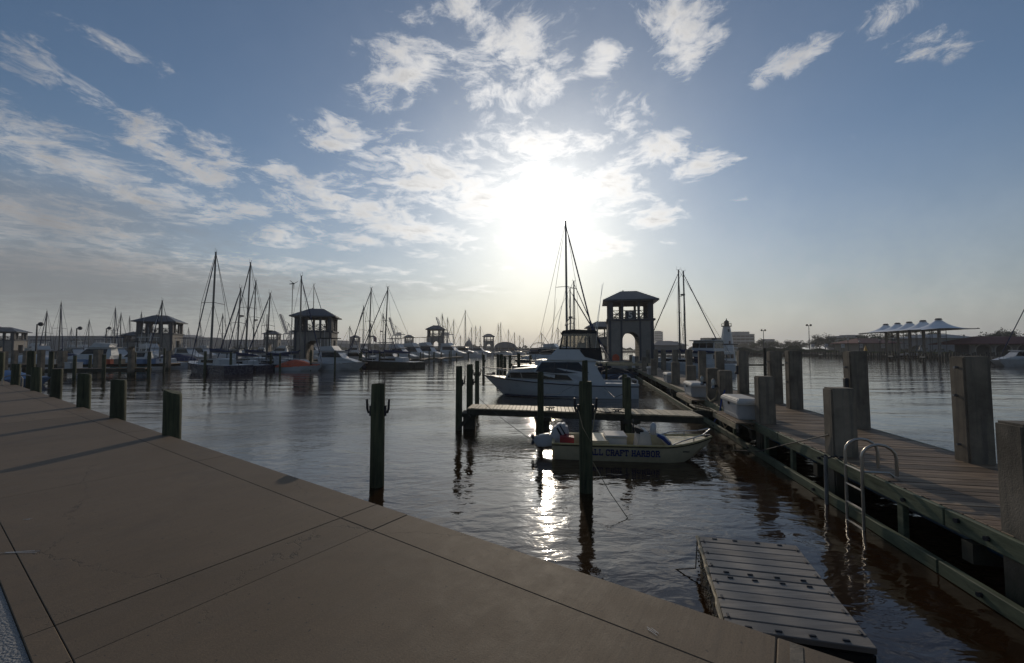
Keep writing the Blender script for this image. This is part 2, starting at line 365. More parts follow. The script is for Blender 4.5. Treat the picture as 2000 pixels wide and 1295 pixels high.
mb = MB(); c, dd = qbox(-30, 60, -30, .424, -.5, QZ-.012); mb.box(c, dd, QROT)
kind(mb.build('road', 'asphalt'), 'structure')

for px, py, l_, a_ in ((40, 1078, .30, .10), (52, 1014, .06, .2), (1275, 1232, .07, -1.0)):
    p = at(px, py, QZ+.0035); mb = MB(); rr = random.Random(px)
    for k in range(3): mb.box((rr.uniform(-.02, .02), .012*k-.012, 0), (l_*rr.uniform(.5, 1), .003, .001), rr.uniform(-.08, .08))
    o = mb.build('scuff_mark', 'white_paint', quay, loc=p); o.rotation_euler = (0, 0, a_); o['kind'] = 'stuff'
# ============================================================ DOCK ON THE RIGHT
DA = Vector((.1904, .9817, 0)); DN = Vector((.9817, -.1904, 0)); DROT = math.atan2(DA.y, DA.x)-math.pi/2
DW = 2.31; DZ = .77
def Dk(y, n, z=DZ):   # y = world distance of the left edge, n = metres to the right
    return Vector((4.19+.194*y, y, z))+DN*n
ORD = ['nearest', 'second nearest', 'third', 'fourth', 'fifth', 'sixth', 'seventh', 'eighth', 'ninth', 'tenth', 'eleventh', 'twelfth', 'thirteenth', 'fourteenth']
dock = thing('main_dock', 'long weathered plank dock running from the lower right towards the numbered tower', 'dock')
pm = [MB().box((0, 0, 0), (DW+random.uniform(-.02, .02), .138, .04), 0).mesh('plank', 'plank_wood', bevel=.004) for _ in range(4)]
L = 1/.9817; y = -.4; k = 0
farp = MB()
while y < 56:
    c = Dk(y, DW/2, DZ-.02)
    if k < 300:
        o = link('plank', pm[k % 4], dock, c+Vector((random.uniform(-.008, .008), 0, random.uniform(-.004, .004))))
        o.rotation_euler = (random.uniform(-.012, .012), 0, DROT+random.uniform(-.003, .003)+(math.pi if random.random() < .5 else 0))
    else: farp.box(c, (DW, .138, .04), DROT)
    y += .147*.9817; k += 1
kind(farp.build('far_planking', 'plank_wood', dock), 'stuff')
def along(mb, y0, y1, n0, n1, z0, z1):
    a, b = Dk(y0, (n0+n1)/2, (z0+z1)/2), Dk(y1, (n0+n1)/2, (z0+z1)/2)
    mb.box((a+b)/2, (abs(n1-n0), (b-a).length, z1-z0), DROT); return mb
ys = [-1, 4.9, 9.2, 13.0, 17.4, 21.9, 26.6, 33, 40, 48, 56]
for i, (a, b) in enumerate(zip(ys, ys[1:])):
    for nm, n0, n1, z0, z1, mt in (('fascia_beam', -.065, -.012, .56, .765, 'green_beam'), ('wale', -.15, -.07, .0, .16, 'green_beam'), ('fascia_beam', DW+.012, DW+.065, .56, .765, 'green_beam')):
        dz = random.uniform(-.006, .006)
        mb = MB(); along(mb, 0, (b-a)-.02, n0, n1, z0+dz, z1+dz); me = mb.mesh(nm, mt, bevel=.008)
        off = Dk(a, 0, 0)-Dk(0, 0, 0); link(nm, me, dock, off)
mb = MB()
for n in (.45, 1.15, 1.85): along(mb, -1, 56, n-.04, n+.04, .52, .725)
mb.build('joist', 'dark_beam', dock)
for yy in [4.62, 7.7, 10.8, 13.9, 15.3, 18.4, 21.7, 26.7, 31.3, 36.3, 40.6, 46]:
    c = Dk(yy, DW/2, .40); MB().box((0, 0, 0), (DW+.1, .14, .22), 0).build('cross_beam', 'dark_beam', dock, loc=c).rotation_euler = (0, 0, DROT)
for yy in (5.6, 8.6, 9.9, 12.1, 16.2):
    c = Dk(yy, -.02, .36); MB().box((0, 0, 0), (.07, .11, .55), 0).build('hanger_post', 'green_beam', dock, loc=c, bevel=.006).rotation_euler = (0, 0, DROT)
bm_ = MB().tube([(0, 0, 0), (-.035, 0, 0)], .028, 6).mesh('bolt', 'dark_metal')
for yy, n, z in [(4.35, -.065, .66), (4.7, -.065, .70), (5.5, -.065, .64), (7.5, -.065, .66), (10.6, -.065, .66), (4.35, -.15, .08), (7.55, -.15, .08), (10.7, -.15, .08), (13.7, -.15, .08)]:
    link('bolt', bm_, dock, Dk(yy, n, z))
tag(MB().tube([Dk(-1, .13, .49), Dk(12, .13, .49), Dk(30, .13, .47), Dk(50, .13, .49)], .055, 10).build('utility_pipe', 'pipe_blue', smooth=True), 'dark blue pipe hung under the left edge of the plank dock', 'pipe')
# shelves that carry the dock boxes, platform at the finger pier
def shelf(y0, y1, label):
    t = thing('side_platform', label, 'platform')
    n = int((y1-y0)/.15)
    for i in range(n):
        c = Dk(y0+(i+.5)*(y1-y0)/n, -.30, DZ-.025); MB().box((0, 0, 0), (.44, .135, .04), 0).build('plank', 'plank_wood', t, loc=c, bevel=.004).rotation_euler = (0, 0, DROT)
    mb = MB(); along(mb, y0, y1, -.55, -.525, .60, .73); mb.build('edge_board', 'pier_wood', t)
shelf(10.4, 12.3, 'narrow plank shelf on the dock side under the nearest white dock box')
shelf(15.0, 17.6, 'narrow plank shelf on the dock side under the second white dock box')
# concrete posts
posts_tall = [6.67, 9.64, 12.7, 14.0, 17.05, 20.1, 23.3, 26.4, 31.0, 36.0, 40.3, 46.0]
posts_short = [3.98, 7.15, 10.3, 13.4, 14.8, 18.1, 21.4, 28.9, 34.0, 40.0, 45.5]
def post_mesh(h, wdt=.38):
    return MB().box((0, 0, h/2-.4), (wdt, .30, h+.8)).mesh('concrete_post', 'post_concrete', bevel=.025)
blt = MB().tube([(0, 0, 0), (-.05, 0, 0)], .022, 6).mesh('bolt', 'galvanised')
for i, yy in enumerate(posts_tall):
    c = Dk(yy+.59, DW-.2, 0); top = 2.55+random.uniform(-.04, .04)
    t = thing('concrete_post', 'tall square concrete post on the far right edge of the dock, '+ORD[i]+(' one' if i < 2 else ' from the front'), 'post', c, DROT, 'tall square concrete posts along the right edge of the dock')
    link('shaft', post_mesh(top), t); t.rotation_euler = (random.uniform(-.006, .006), random.uniform(-.012, .004), DROT)
    if i < 4:
        for z in ([2.33, 1.86, 1.05] if i == 0 else [2.2, 1.6]): link('bolt', blt, t, (-.19, random.uniform(-.03, .03), z))
    if i in (1, 4): MB().box((-.24, -.05, 1.75), (.08, .1, .38)).mat(0).box((-.30, -.05, 1.62), (.05, .06, .10)).build('cleat_bracket', 'dark_metal', t, bevel=.01)
for i, yy in enumerate(posts_short):
    c = Dk(yy+.18, .2, 0); top = 1.93+random.uniform(-.03, .03)
    o = link('concrete_post', post_mesh(top, .385), None, c); o.rotation_euler = (0, random.uniform(-.01, .004), DROT+random.uniform(-.02, .02))
    tag(o, 'short square concrete post on the left edge of the dock, '+ORD[i]+(' one' if i < 2 else ' from the front'), 'post', 'short square concrete posts along the left edge of the dock')
# dock boxes
def dock_box(y0, label, ln=1.25, n0=-.36, w_=.58, h=.42):
    c = Dk(y0+ln/2, n0+w_/2, DZ)
    t = thing('dock_box', label, 'storage box', c, DROT, 'white dock boxes along the plank dock')
    mb = MB(); hw, hl = w_/2, ln/2
    mb.loft([[(sx*hw*f, sy*hl*f, z) for sx, sy in ((-1, -1), (1, -1), (1, 1), (-1, 1))] for f, z in ((.88, .0), (.97, h))]); mb.build('body', 'white_paint', t, bevel=.02)
    mb = MB(); mb.loft([[(sx*hw*f, sy*hl*f, z) for sx, sy in ((-1, -1), (1, -1), (1, 1), (-1, 1))] for f, z in ((1.06, h-.03), (1.08, h+.01), (1.04, h+.08), (.86, h+.13))]); mb.build('lid', 'lid_white', t, bevel=.02)
    mb = MB(); z0, z1 = .09, h-.09
    for yy, zz, dy, dz in ((0, z0, ln*.8, .012), (0, z1, ln*.8, .012), (-ln*.4, (z0+z1)/2, .012, z1-z0), (ln*.4, (z0+z1)/2, .012, z1-z0)):
        x = -hw*(.88+.09*zz/h)-.004; mb.box((x, yy, zz), (.012, dy, dz))
    mb.build('moulded_panel_rim', 'white_paint', t)
    MB().box((-hw*1.06, 0, h-.05), (.03, .07, .07)).build('latch', 'dark_metal', t)
dock_box(10.75, 'large white fibreglass dock box nearest the camera, beside the short posts', 1.35)
dock_box(15.75, 'white fibreglass dock box behind the pair of short posts with the lamps', 1.35)
dock_box(22.3, 'white dock box further along the dock, third from the camera', 1.2, -.1)
dock_box(29.6, 'small white dock box near the foot of the numbered tower', 1.1, -.1)
# power pedestal
t = thing('power_pedestal', 'slim white power pedestal on the dock before the tower arch', 'pedestal', Dk(40, -.1, DZ), DROT)
MB().box((0, 0, .5), (.28, .25, 1.0), taper=.85).build('body', 'white_paint', t, bevel=.02); MB().ball((0, 0, 1.05), .13).build('light_cap', 'white_paint', t, smooth=True)
# jelly jar lamps on posts
def jar_lamp(p, label):
    t = thing('post_lamp', label, 'lamp', p, DROT, 'caged glass lamps on the short posts')
    MB().box((.05, 0, -.02), (.14, .08, .09)).build('bracket', 'dark_metal', t, bevel=.01)
    MB().tube([(-.05, 0, .0), (-.05, 0, .05), (-.05, 0, .15), (-.05, 0, .20)], [.05, .07, .06, .02], 10).build('glass', 'lamp_glass', t, smooth=True)
    MB().tube([(-.05, 0, -.12), (-.05, 0, -.09), (-.05, 0, .0)], [.05, .075, .05], 10).build('base', 'galvanised', t, smooth=True)
    mb = MB()
    for k in range(4):
        a = k*math.pi/2+.4; mb.tube([(-.05+.085*math.cos(a), .085*math.sin(a), 0), (-.05+.08*math.cos(a), .08*math.sin(a), .16), (-.05, 0, .23)], .006, 4)
    mb.build('cage', 'galvanised', t)
jar_lamp(Dk(13.75, -.07, 1.42), 'caged glass lamp on the left side of the front one of two paired posts')
jar_lamp(Dk(15.15, -.07, 1.42), 'caged glass lamp on the left side of the rear one of two paired posts')
# boarding ladder
t = thing('boarding_ladder', 'polished steel boarding ladder with hooped rails hanging from the dock edge', 'ladder')
for yy in (6.03, 6.42):
    pts = [Dk(yy, -.24, -.45), Dk(yy, -.24, 1.05)]
    for k in range(9):
        a = math.pi*k/8; pts.append(Dk(yy, -.24+.22*(1-math.cos(a)), 1.05+.19*math.sin(a)))
    pts += [Dk(yy, .20, .80)]
    MB().tube(pts, .021, 10).build('rail', 'steel', t, smooth=True)
for z in (.84, .56, .28, .0, -.28): MB().tube([Dk(6.03, -.24, z), Dk(6.42, -.24, z)], .016, 8).build('rung', 'steel', t, smooth=True)
MB().tube([Dk(6.03, -.22, .84), Dk(6.03, .10, .84), Dk(6.03, .16, .79)], .017, 8).build('brace', 'steel', t, smooth=True)
# hanging pipe and chain by the second short post
t = thing('mooring_rod', 'grey steel rod with a chain collar hanging by the second short post', 'rod')
MB().tube([Dk(7.05, -.2, .80), Dk(7.05, -.2, -.35)], .03, 10).build('rod', 'galvanised', t, smooth=True)
mb = MB()
for k in range(7):
    a, b = Dk(7.05, -.26+k*.05, .80+.03*math.sin(k*2.1)), Dk(7.07, -.21+k*.05, .79); mb.tube([a, b], .016, 5)
mb.build('chain', 'dark_metal', t)
tag(MB().tube([Dk(7.3, -.02, 1.12), Dk(8.7, -.12, .62), Dk(9.6, -.3, .25), Dk(10.6, -.55, .02)], .012, 5).build('mooring_line', 'black_rubber'), 'black line stretched from the second short post down along the dock side', 'rope', 'lines')
# hoses and ropes on the paired posts
mb = MB()
for j in range(3):
    mb.tube([Dk(13.72, -.02+.04*j, 1.25), Dk(13.75, -.06, .95+.03*j), Dk(14.2, -.10, .82), Dk(14.8, -.06, .95-.03*j), Dk(15.02, -.01, 1.2)], .016, 5)
tag(mb.build('coiled_rope', 'rope_tan', smooth=True), 'tan ropes slung between the pair of short posts with the lamps', 'rope')
tag(MB().tube([Dk(13.3, .1, 1.3), Dk(13.25, -.02, 1.0), Dk(13.2, -.1, .6), Dk(13.1, -.3, .3)], .02, 5).build('hanging_rope', 'rope_blue', smooth=True), 'blue rope hanging down from the front one of the paired posts', 'rope')
tag(MB().tube([Dk(12.9, -.03, .9), Dk(12.8, -.2, .5), Dk(12.3, -.22, .28), Dk(11.9, -.12, .6), Dk(11.7, -.05, .8)], .016, 5).build('drooping_rope', 'rope_tan', smooth=True), 'tan rope looping down from the dock edge beside the small platform', 'rope')
# blue-black cloth edge at right frame side: life ring on the nearest short post
t = thing('life_ring', 'dark blue ring hanging on the right face of the nearest short post', 'ring', Dk(4.24, .36, 1.25), DROT)
mb = MB(); mb.tube([(0, -.05, .2), (.14, -.05, .14), (.2, -.05, 0), (.14, -.05, -.14), (0, -.05, -.2), (-.14, -.05, -.14), (-.2, -.05, 0), (-.14, -.05, .14), (0, -.05, .2)], .04, 8)
mb.build('hoop', 'navy_paint', t, smooth=True)
# ============================================================ WOODEN PILES
def pile_mesh(h, r, slope=0.0, below=.8, seed=0):
    rnd = random.Random(seed); n = 14; mb = MB(); rings = []
    zs = [-below, 0, h*.35, h*.7, h*.97, h]
    ph = rnd.uniform(0, 6.28)
    for i, z in enumerate(zs):
        rr = r*(1.04-.06*i/5)*rnd.uniform(.985, 1.015)*(.955 if i == 5 else 1)
        rings.append([(rr*math.cos(2*math.pi*k/n)*(1+.02*math.sin(3*k+ph)), rr*math.sin(2*math.pi*k/n), z+(slope*rr*math.cos(2*math.pi*k/n)-.10*rr*math.sin(2*math.pi*k/n)+.06*rr*math.sin(4*math.pi*k/n+ph) if z > h*.9 else 0)) for k in range(n)])
    return mb.loft(rings).mesh('shaft', 'pile_wood', smooth=True)
def pile(p, top, r, label, group, hooks=(), slope=0.0, below=.8, cat='mooring pile', lean=0.0):
    sd_ = random.randint(0, 9999); me = pile_mesh(top, r, slope, below, sd_)
    if not hooks:
        o = link('mooring_pile', me, None, p); o.rotation_euler = (0, lean, 0); return tag(o, label, cat, group)
    t = thing('mooring_pile', label, cat, p, 0, group); t.rotation_euler = (0, lean, 0); link('shaft', me, t)
    for a, z in hooks:
        c, s_ = math.cos(a), math.sin(a)
        def P(x, zz): return (c*x, s_*x, zz)
        MB().tube([P(r*.9, z-.04), P(r+.055, z-.05), P(r+.075, z+.02), P(r+.085, z+.2)], [.026, .026, .024, .02], 8).tube([P(r+.01, z-.12), P(r+.01, z+.08)], .03, 6).build('line_hook', 'dark_metal', t, smooth=True)
    return t
GP = 'dark wooden mooring piles standing in the water'
pile(Vector((-2.6, 8.0, 0)), 1.96, .13, 'dark wooden pile with two line hooks standing alone beyond the walkway edge', GP, [(math.pi, 1.46), (0, 1.46)], below=1.2)
pile(at(1145, 960), 2.03, .122, 'thick dark wooden pile with hooks standing in front of the small work boat', GP, [(math.pi, 1.52), (0, 1.52)], below=1.2)
pile(at(896, 840), 2.07, .108, 'dark pile at the outer end of the finger pier, front one of the three', GP, [(0, 1.55)])
pile(Vector((at(917, 838).x*1.06, 14.4, 0)), 2.09, .112, 'dark pile behind the corner of the outer end of the finger pier', GP, [(0, 1.5)])
pile(Vector((-68/800*19.5, 19.5, 0)), 2.07, .10, 'slim dark pile with hooks off the cruiser bow, rear one of the three', GP, [(0, 1.45), (math.pi, 1.45)])
pile(Vector((-55.5/800*42, 42, 0)), 2.05, .14, 'distant dark pile just right of the slim pile off the cruiser bow', GP, [(0, 1.4)])
for px, top, lb in ((973, 692, 'left one of the three piles clustered beyond the cruiser bow'), (979.5, 692, 'middle one of the three piles clustered beyond the cruiser bow'), (986, 697, 'lower right one of the three piles clustered beyond the cruiser bow')):
    pile(Vector(((px-1000)/800*41, 41+(px-980)*.02, 0)), 2.64-(top-681)/800*41, .16, lb, GP)
for px, D_, top, lb in ((996, 46, 694, 'lone distant pile right of the three clustered piles'), (1013, 38, 690, 'distant pile in front of the dark boom cover'), (1036, 50, 693, 'distant pile below the dark boom cover')):
    pile(Vector(((px-1000)/800*D_, D_, 0)), 2.64-(top-681)/800*D_, .15, lb, GP, [(0, 1.5)])
pile(Vector((55.5/800*12.5, 12.5, 0)), 1.93, .095, 'thin pile on the near side of the finger pier in front of the cruiser cabin', GP)
pile(Vector((142/800*13.95, 13.95, 0)), 2.24, .10, 'tall thin pile just behind the finger pier and the hooked pile', GP)
pile(Vector((225/800*12.25, 12.25, 0)), 1.78, .10, 'thin pile at the dock end of the finger pier in front of the cruiser stern', GP)
pile(Vector((219/800*13.5, 13.5, 0)), 1.80, .08, 'slim pile half hidden behind the one at the cruiser stern', GP)
# piles along the walkway edge
GQ = 'weathered piles along the walkway edge'
for i, (px, top, by, sl, lb) in enumerate(((335, 767, 850, -.35, 'nearest walkway pile with a slanted top'), (229, 743, 816, -.05, 'second walkway pile from the front with a flat top'), (161, 731, 795, -.1, 'third walkway pile from the front'),
        (105.5, 722, 775, .1, 'fourth walkway pile from the front'), (68, 718, 763, 0, 'fifth walkway pile from the front'), (27, 711, 751.5, 0, 'sixth walkway pile behind the hand rails'))):
    b = at(px, by, QZ); p = Vector((b.x, b.y, 0))+QN*.05+QA*.13
    pile(p, lean=random.uniform(-.02, .02), top=QZ+(by-top)/800*b.y*1.0, r=.147, label=lb, group=GQ, slope=sl, below=.8, cat='pile')
pile(Vector((-937/800*23, 23, 0)), 2.50, .17, 'tall pile behind the fifth walkway pile', GQ, cat='pile')
pile(Vector((-998/800*21, 21, 0)), 2.45, .16, 'tall pile cut by the left edge of the photo', GQ, cat='pile')
t = thing('hand_rail', 'pair of pale steel grab loops of a swim ladder at the far left walkway edge', 'ladder')
for px in (11, 35):
    b = at(px, 751, QZ); pts = []
    for k in range(9):
        a = math.pi*k/8; pts.append(b+QN*(.3*math.cos(a)*-1+.2)+Vector((0, 0, .22+.2*math.sin(a))))
    MB().tube([Vector((pts[0].x, pts[0].y, QZ))]+pts+[Vector((pts[-1].x, pts[-1].y, .2))], .025, 8).build('rail', 'steel', t, smooth=True)
# ============================================================ FINGER PIER
fp = thing('finger_pier', 'narrow plank finger pier between the work boat and the cruiser', 'pier')
NL, NR, FL, FR = at(912, 797, .71), at(1375, 813, .71), at(922, 789, .71), at(1351, 802, .71)
NP = 58
for i in range(NP):
    f0, f1 = i/NP, (i+1)/NP; g = .05/NP
    a, b, c, d_ = NL.lerp(NR, f0+g), NL.lerp(NR, f1-g), FL.lerp(FR, f1-g), FL.lerp(FR, f0+g)
    cen = (a+b+c+d_)/4; dz = random.uniform(-.004, .004); ext = random.uniform(-.01, .015)
    dn_ = (a-d_).normalized()*ext; a = a+dn_; b = b+dn_
    vs = [p-cen+Vector((0, 0, dz)) for p in (a, b, c, d_)]+[p-cen+Vector((0, 0, dz-.04)) for p in (a, b, c, d_)]
    MB().add(vs, [(0, 1, 2, 3), (7, 6, 5, 4), (0, 4, 5, 1), (1, 5, 6, 2), (2, 6, 7, 3), (3, 7, 4, 0)]).build('plank', 'pier_wood', fp, loc=cen, bevel=.003)
def beam_between(a, b, w_, h, mt, nm, par, bev=.008):
    c = (a+b)/2; dd = b-a
    o = MB().box((0, 0, 0), (dd.length, w_, h)).build(nm, mt, par, loc=c, bevel=bev); o.rotation_euler = (0, -math.asin(dd.z/dd.length), math.atan2(dd.y, dd.x)); return o
dv = (NL-FL).normalized()
z_ = Vector((0, 0, -.135))
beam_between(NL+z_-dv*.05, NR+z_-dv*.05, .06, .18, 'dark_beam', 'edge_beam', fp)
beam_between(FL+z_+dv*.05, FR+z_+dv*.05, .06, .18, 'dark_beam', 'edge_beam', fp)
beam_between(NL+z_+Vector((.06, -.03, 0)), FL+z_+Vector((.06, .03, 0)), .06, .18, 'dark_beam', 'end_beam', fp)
for px, D_ in ((1059, 12.95), (1226, 12.5), (918, 13.75)):
    MB().box((0, 0, .1), (.40, .40, .85)).box((0, 0, .48), (.5, .7, .12)).build('support_column', 'dark_beam', fp, loc=((px-1000)/800*D_, D_, 0), bevel=.01)
# knee brace at the end
beam_between(Vector((-1.35, 13.2, .5)), Vector((-1.75, 13.25, .05)), .08, .1, 'dark_beam', 'brace', fp)
# connecting platform
cp = thing('corner_platform', 'small plank platform joining the finger pier to the dock', 'platform')
a0, b0 = at(1359, 794, .78), at(1402, 803, .78)
for i in range(8):
    p = a0.lerp(b0, (i+.5)/8); MB().box((0, 0, -.02), (.105, .75, .04)).build('plank', 'pier_wood', cp, loc=p+Vector((0, .25, 0)), bevel=.003).rotation_euler = (0, 0, DROT)
pc = a0.lerp(b0, .5)+Vector((0, -.1, -.14)); MB().box((0, 0, 0), (.86, .06, .2)).build('edge_beam', 'dark_beam', cp, loc=pc, bevel=.006).rotation_euler = (0, 0, DROT-.1)
def cleat(p, rz, label, group):
    t = thing('cleat', label, 'cleat', p, rz, group)
    MB().tube([(-.14, 0, .07), (-.06, 0, .055), (.06, 0, .055), (.14, 0, .07)], [.012, .02, .02, .012], 7).build('horn', 'dark_metal', t, smooth=True)
    MB().box((-.04, 0, .025), (.03, .04, .05)).box((.04, 0, .025), (.03, .04, .05)).build('foot', 'dark_metal', t)
cleat(at(1075, 800, .715), -.05, 'black cleat on the finger pier left of the hooked pile', 'cleats on the finger pier')
cleat(at(1205, 804, .715), -.05, 'black cleat on the finger pier right of the hooked pile', 'cleats on the finger pier')
tag(MB().tube([at(1165, 802, .73), at(1185, 806, .73), at(1204, 804, .76), at(1225, 806, .73)], .018, 5).build('tied_line', 'black_rubber', smooth=True), 'dark line tied to the right cleat of the finger pier', 'rope')
# mooring lines
P1 = Vector((at(1145, 960).x, at(1145, 960).y, 0))
def line(name, pts, label, mt='rope_tan', r=.009, sag=0.0):
    a, b = Vector(pts[0]), Vector(pts[-1])
    if len(pts) == 2: pts = [a.lerp(b, k/8)+Vector((0, 0, -sag*4*(k/8)*(1-k/8))) for k in range(9)]
    return tag(MB().tube(pts, r, 5).build(name, mt, smooth=True), label, 'rope')
line('mooring_line', [P1+Vector((.14, -.1, 1.50)), Vector((1.48, 8.2, 1.12)), Vector((1.50, 7.85, .55)), at(1190, 960, .3), at(1226, 1012, .0)], 'pale rope slanting from the hooked pile down into the water in front of the boat', r=.007)
line('mooring_line', [P1+Vector((-.15, -.1, 1.5)), P1+Vector((-.08, -.14, 1.2)), P1+Vector((.06, -.15, .95)), P1+Vector((.13, -.1, 1.3)), P1+Vector((.17, -.05, 1.5))], 'pale rope looped between the two hooks of the front pile')
line('mooring_line', [Vector((-1.05, 12.9, 1.1)), Vector((.45, 10.2, .42))], 'thin rope from the outer pier end to the raised motor of the work boat', 'black_rubber', .007, .05)
# ============================================================ FLOATING PLATFORM
fl = thing('floating_platform', 'grey plank floating work platform moored against the walkway', 'floating platform')
FA, FB, FC = at(1365, 1047, .30), at(1555, 1065, .30), at(1715, 1268, .30); FD = FA+FC-FB
NB = 12
for i in range(NB):
    f0, f1 = i/NB, (i+1)/NB; g = .0035 if i not in (5, 6) else .006
    a, b, c, d_ = FA.lerp(FD, f0+g), FB.lerp(FC, f0+g), FB.lerp(FC, f1-g), FA.lerp(FD, f1-g)
    cen = (a+b+c+d_)/4; dz = random.uniform(-.002, .002)
    vs = [p-cen+Vector((0, 0, dz)) for p in (a, b, c, d_)]+[p-cen+Vector((0, 0, dz-.05)) for p in (a, b, c, d_)]
    MB().add(vs, [(0, 1, 2, 3), (7, 6, 5, 4), (0, 4, 5, 1), (1, 5, 6, 2), (2, 6, 7, 3), (3, 7, 4, 0)]).build('plank', 'float_plank', fl, loc=cen, bevel=.006)
def frame_box(s0, s1):
    a, b, c, d_ = FA.lerp(FD, s0), FB.lerp(FC, s0), FB.lerp(FC, s1), FA.lerp(FD, s1)
    vs = [p+Vector((0, 0, -.052)) for p in (a, b, c, d_)]+[p+Vector((0, 0, -.40)) for p in (a, b, c, d_)]
    MB().add(vs, [(0, 1, 2, 3), (7, 6, 5, 4), (0, 4, 5, 1), (1, 5, 6, 2), (2, 6, 7, 3), (3, 7, 4, 0)]).build('float', 'black_rubber', fl, bevel=.02)
frame_box(.005, .495); frame_box(.505, .995)
ex, ey = (FB-FA).normalized(), (FD-FA).normalized(); fr = math.atan2(ex.y, ex.x)
hw_ = MB().box((0, 0, .006), (.055, .022, .012)).mesh('hinge_pin', 'dark_metal', bevel=.004)
for f in (.16, .37, .6, .82):
    for off in (.47, .53): link('hinge_pin', hw_, fl, FA.lerp(FB, f+(off-.5)*.3)+ey*((FD-FA).length*off)).rotation_euler = (0, 0, fr)
    link('hinge_pin', hw_, fl, FA.lerp(FB, f)+ey*.05).rotation_euler = (0, 0, fr); link('hinge_pin', hw_, fl, FD.lerp(FC, f)-ey*.05).rotation_euler = (0, 0, fr)
for f in (.08, .24, .40, .58, .74, .90):
    for e in (FA+ex*.04, FB-ex*.04): link('hinge_pin', hw_, fl, e+ey*((FD-FA).length*f)).rotation_euler = (0, 0, fr+1.57)
mb = MB(); pts = [FA+ey*((FD-FA).length*k/16)+Vector((random.uniform(-.012, .004), 0, -.02+random.uniform(-.012, .012)))-ex*.012 for k in range(17)]
mb.tube(pts, [.014+random.uniform(0, .01) for _ in pts], 6).build('rub_strip', 'pier_wood', fl)
mb = MB()
for k in range(70):
    p = FA+ey*((FD-FA).length*random.random())-ex*.03+Vector((0, 0, -.05-random.random()*.2)); mb.ball(p, random.uniform(.006, .016), 5, 3)
kind(mb.build('barnacles', 'rope_tan', fl), 'stuff')
line('mooring_line', [FA+Vector((-.02, .0, -.03)), FA+ey*.35+Vector((-.09, 0, -.22)), FA+ey*.3+Vector((-.3, .1, -.31))], 'short dark line trailing off the floating platform corner', 'black_rubber', .008)
# ============================================================ BOATS
def prof(poly, zw, mb=None):
    """side outline (x,z) given a half width zw(z) -> solid"""
    mb = mb or MB(); n = len(poly)
    vs = [(x, -zw(x, z), z) for x, z in poly]+[(x, zw(x, z), z) for x, z in poly]
    fs = [tuple(range(n)), tuple(range(2*n-1, n-1, -1))]+[(i, i+n, (i+1) % n+n, (i+1) % n) for i in range(n)]
    return mb.add(vs, fs)
def hull_mb(L, B, fb, fs_, rake=.6, transom=.8, n=14, keel=-.35, flare=1.12, fine=2.2, mats=1):
    """bow towards +x, stern at 0; fb bow freeboard, fs_ stern freeboard"""
    rings = []
    for i in range(n+1):
        u = i/n; w_ = B/2*(1-max(0, (u-.45)/.55)**fine)*(transom+(1-transom)*min(1, u/.4)); w_ = max(w_, .015)
        z = fs_+(fb-fs_)*u**2; x = u*L
        def X(zz): return x+(rake*(zz/fb-1)*u**3 if u > .5 else -0.0)
        wl = w_*(1-.18*u-.55*max(0, u-.6))
        rings.append([(X(z), -w_, z), (X(z*.5), -(w_*.5+wl*.5)/1.0, z*.5), (X(0), -wl, .0), (X(keel)-.0, -wl*.35, keel), (X(keel), wl*.35, keel), (X(0), wl, 0), (X(z*.5), (w_*.5+wl*.5), z*.5), (X(z), w_, z)])
    mb = MB(); mb.loft(rings, closed=False, caps=False)
    b = 0; m_ = len(rings[0])
    mb.f.append([0+i for i in range(m_)]); mb.k.append(0)
    mb.cur = mats-1
    for i in range(n):
        a, b_ = i*m_, (i+1)*m_; mb.f.append([a, a+m_-1, b_+m_-1, b_]); mb.k.append(mb.cur)
    return mb
def stay(mb, a, b, r=.018): return mb.tube([a, b], r, 4, caps=False)
SG = 'sailboats moored across the basin'
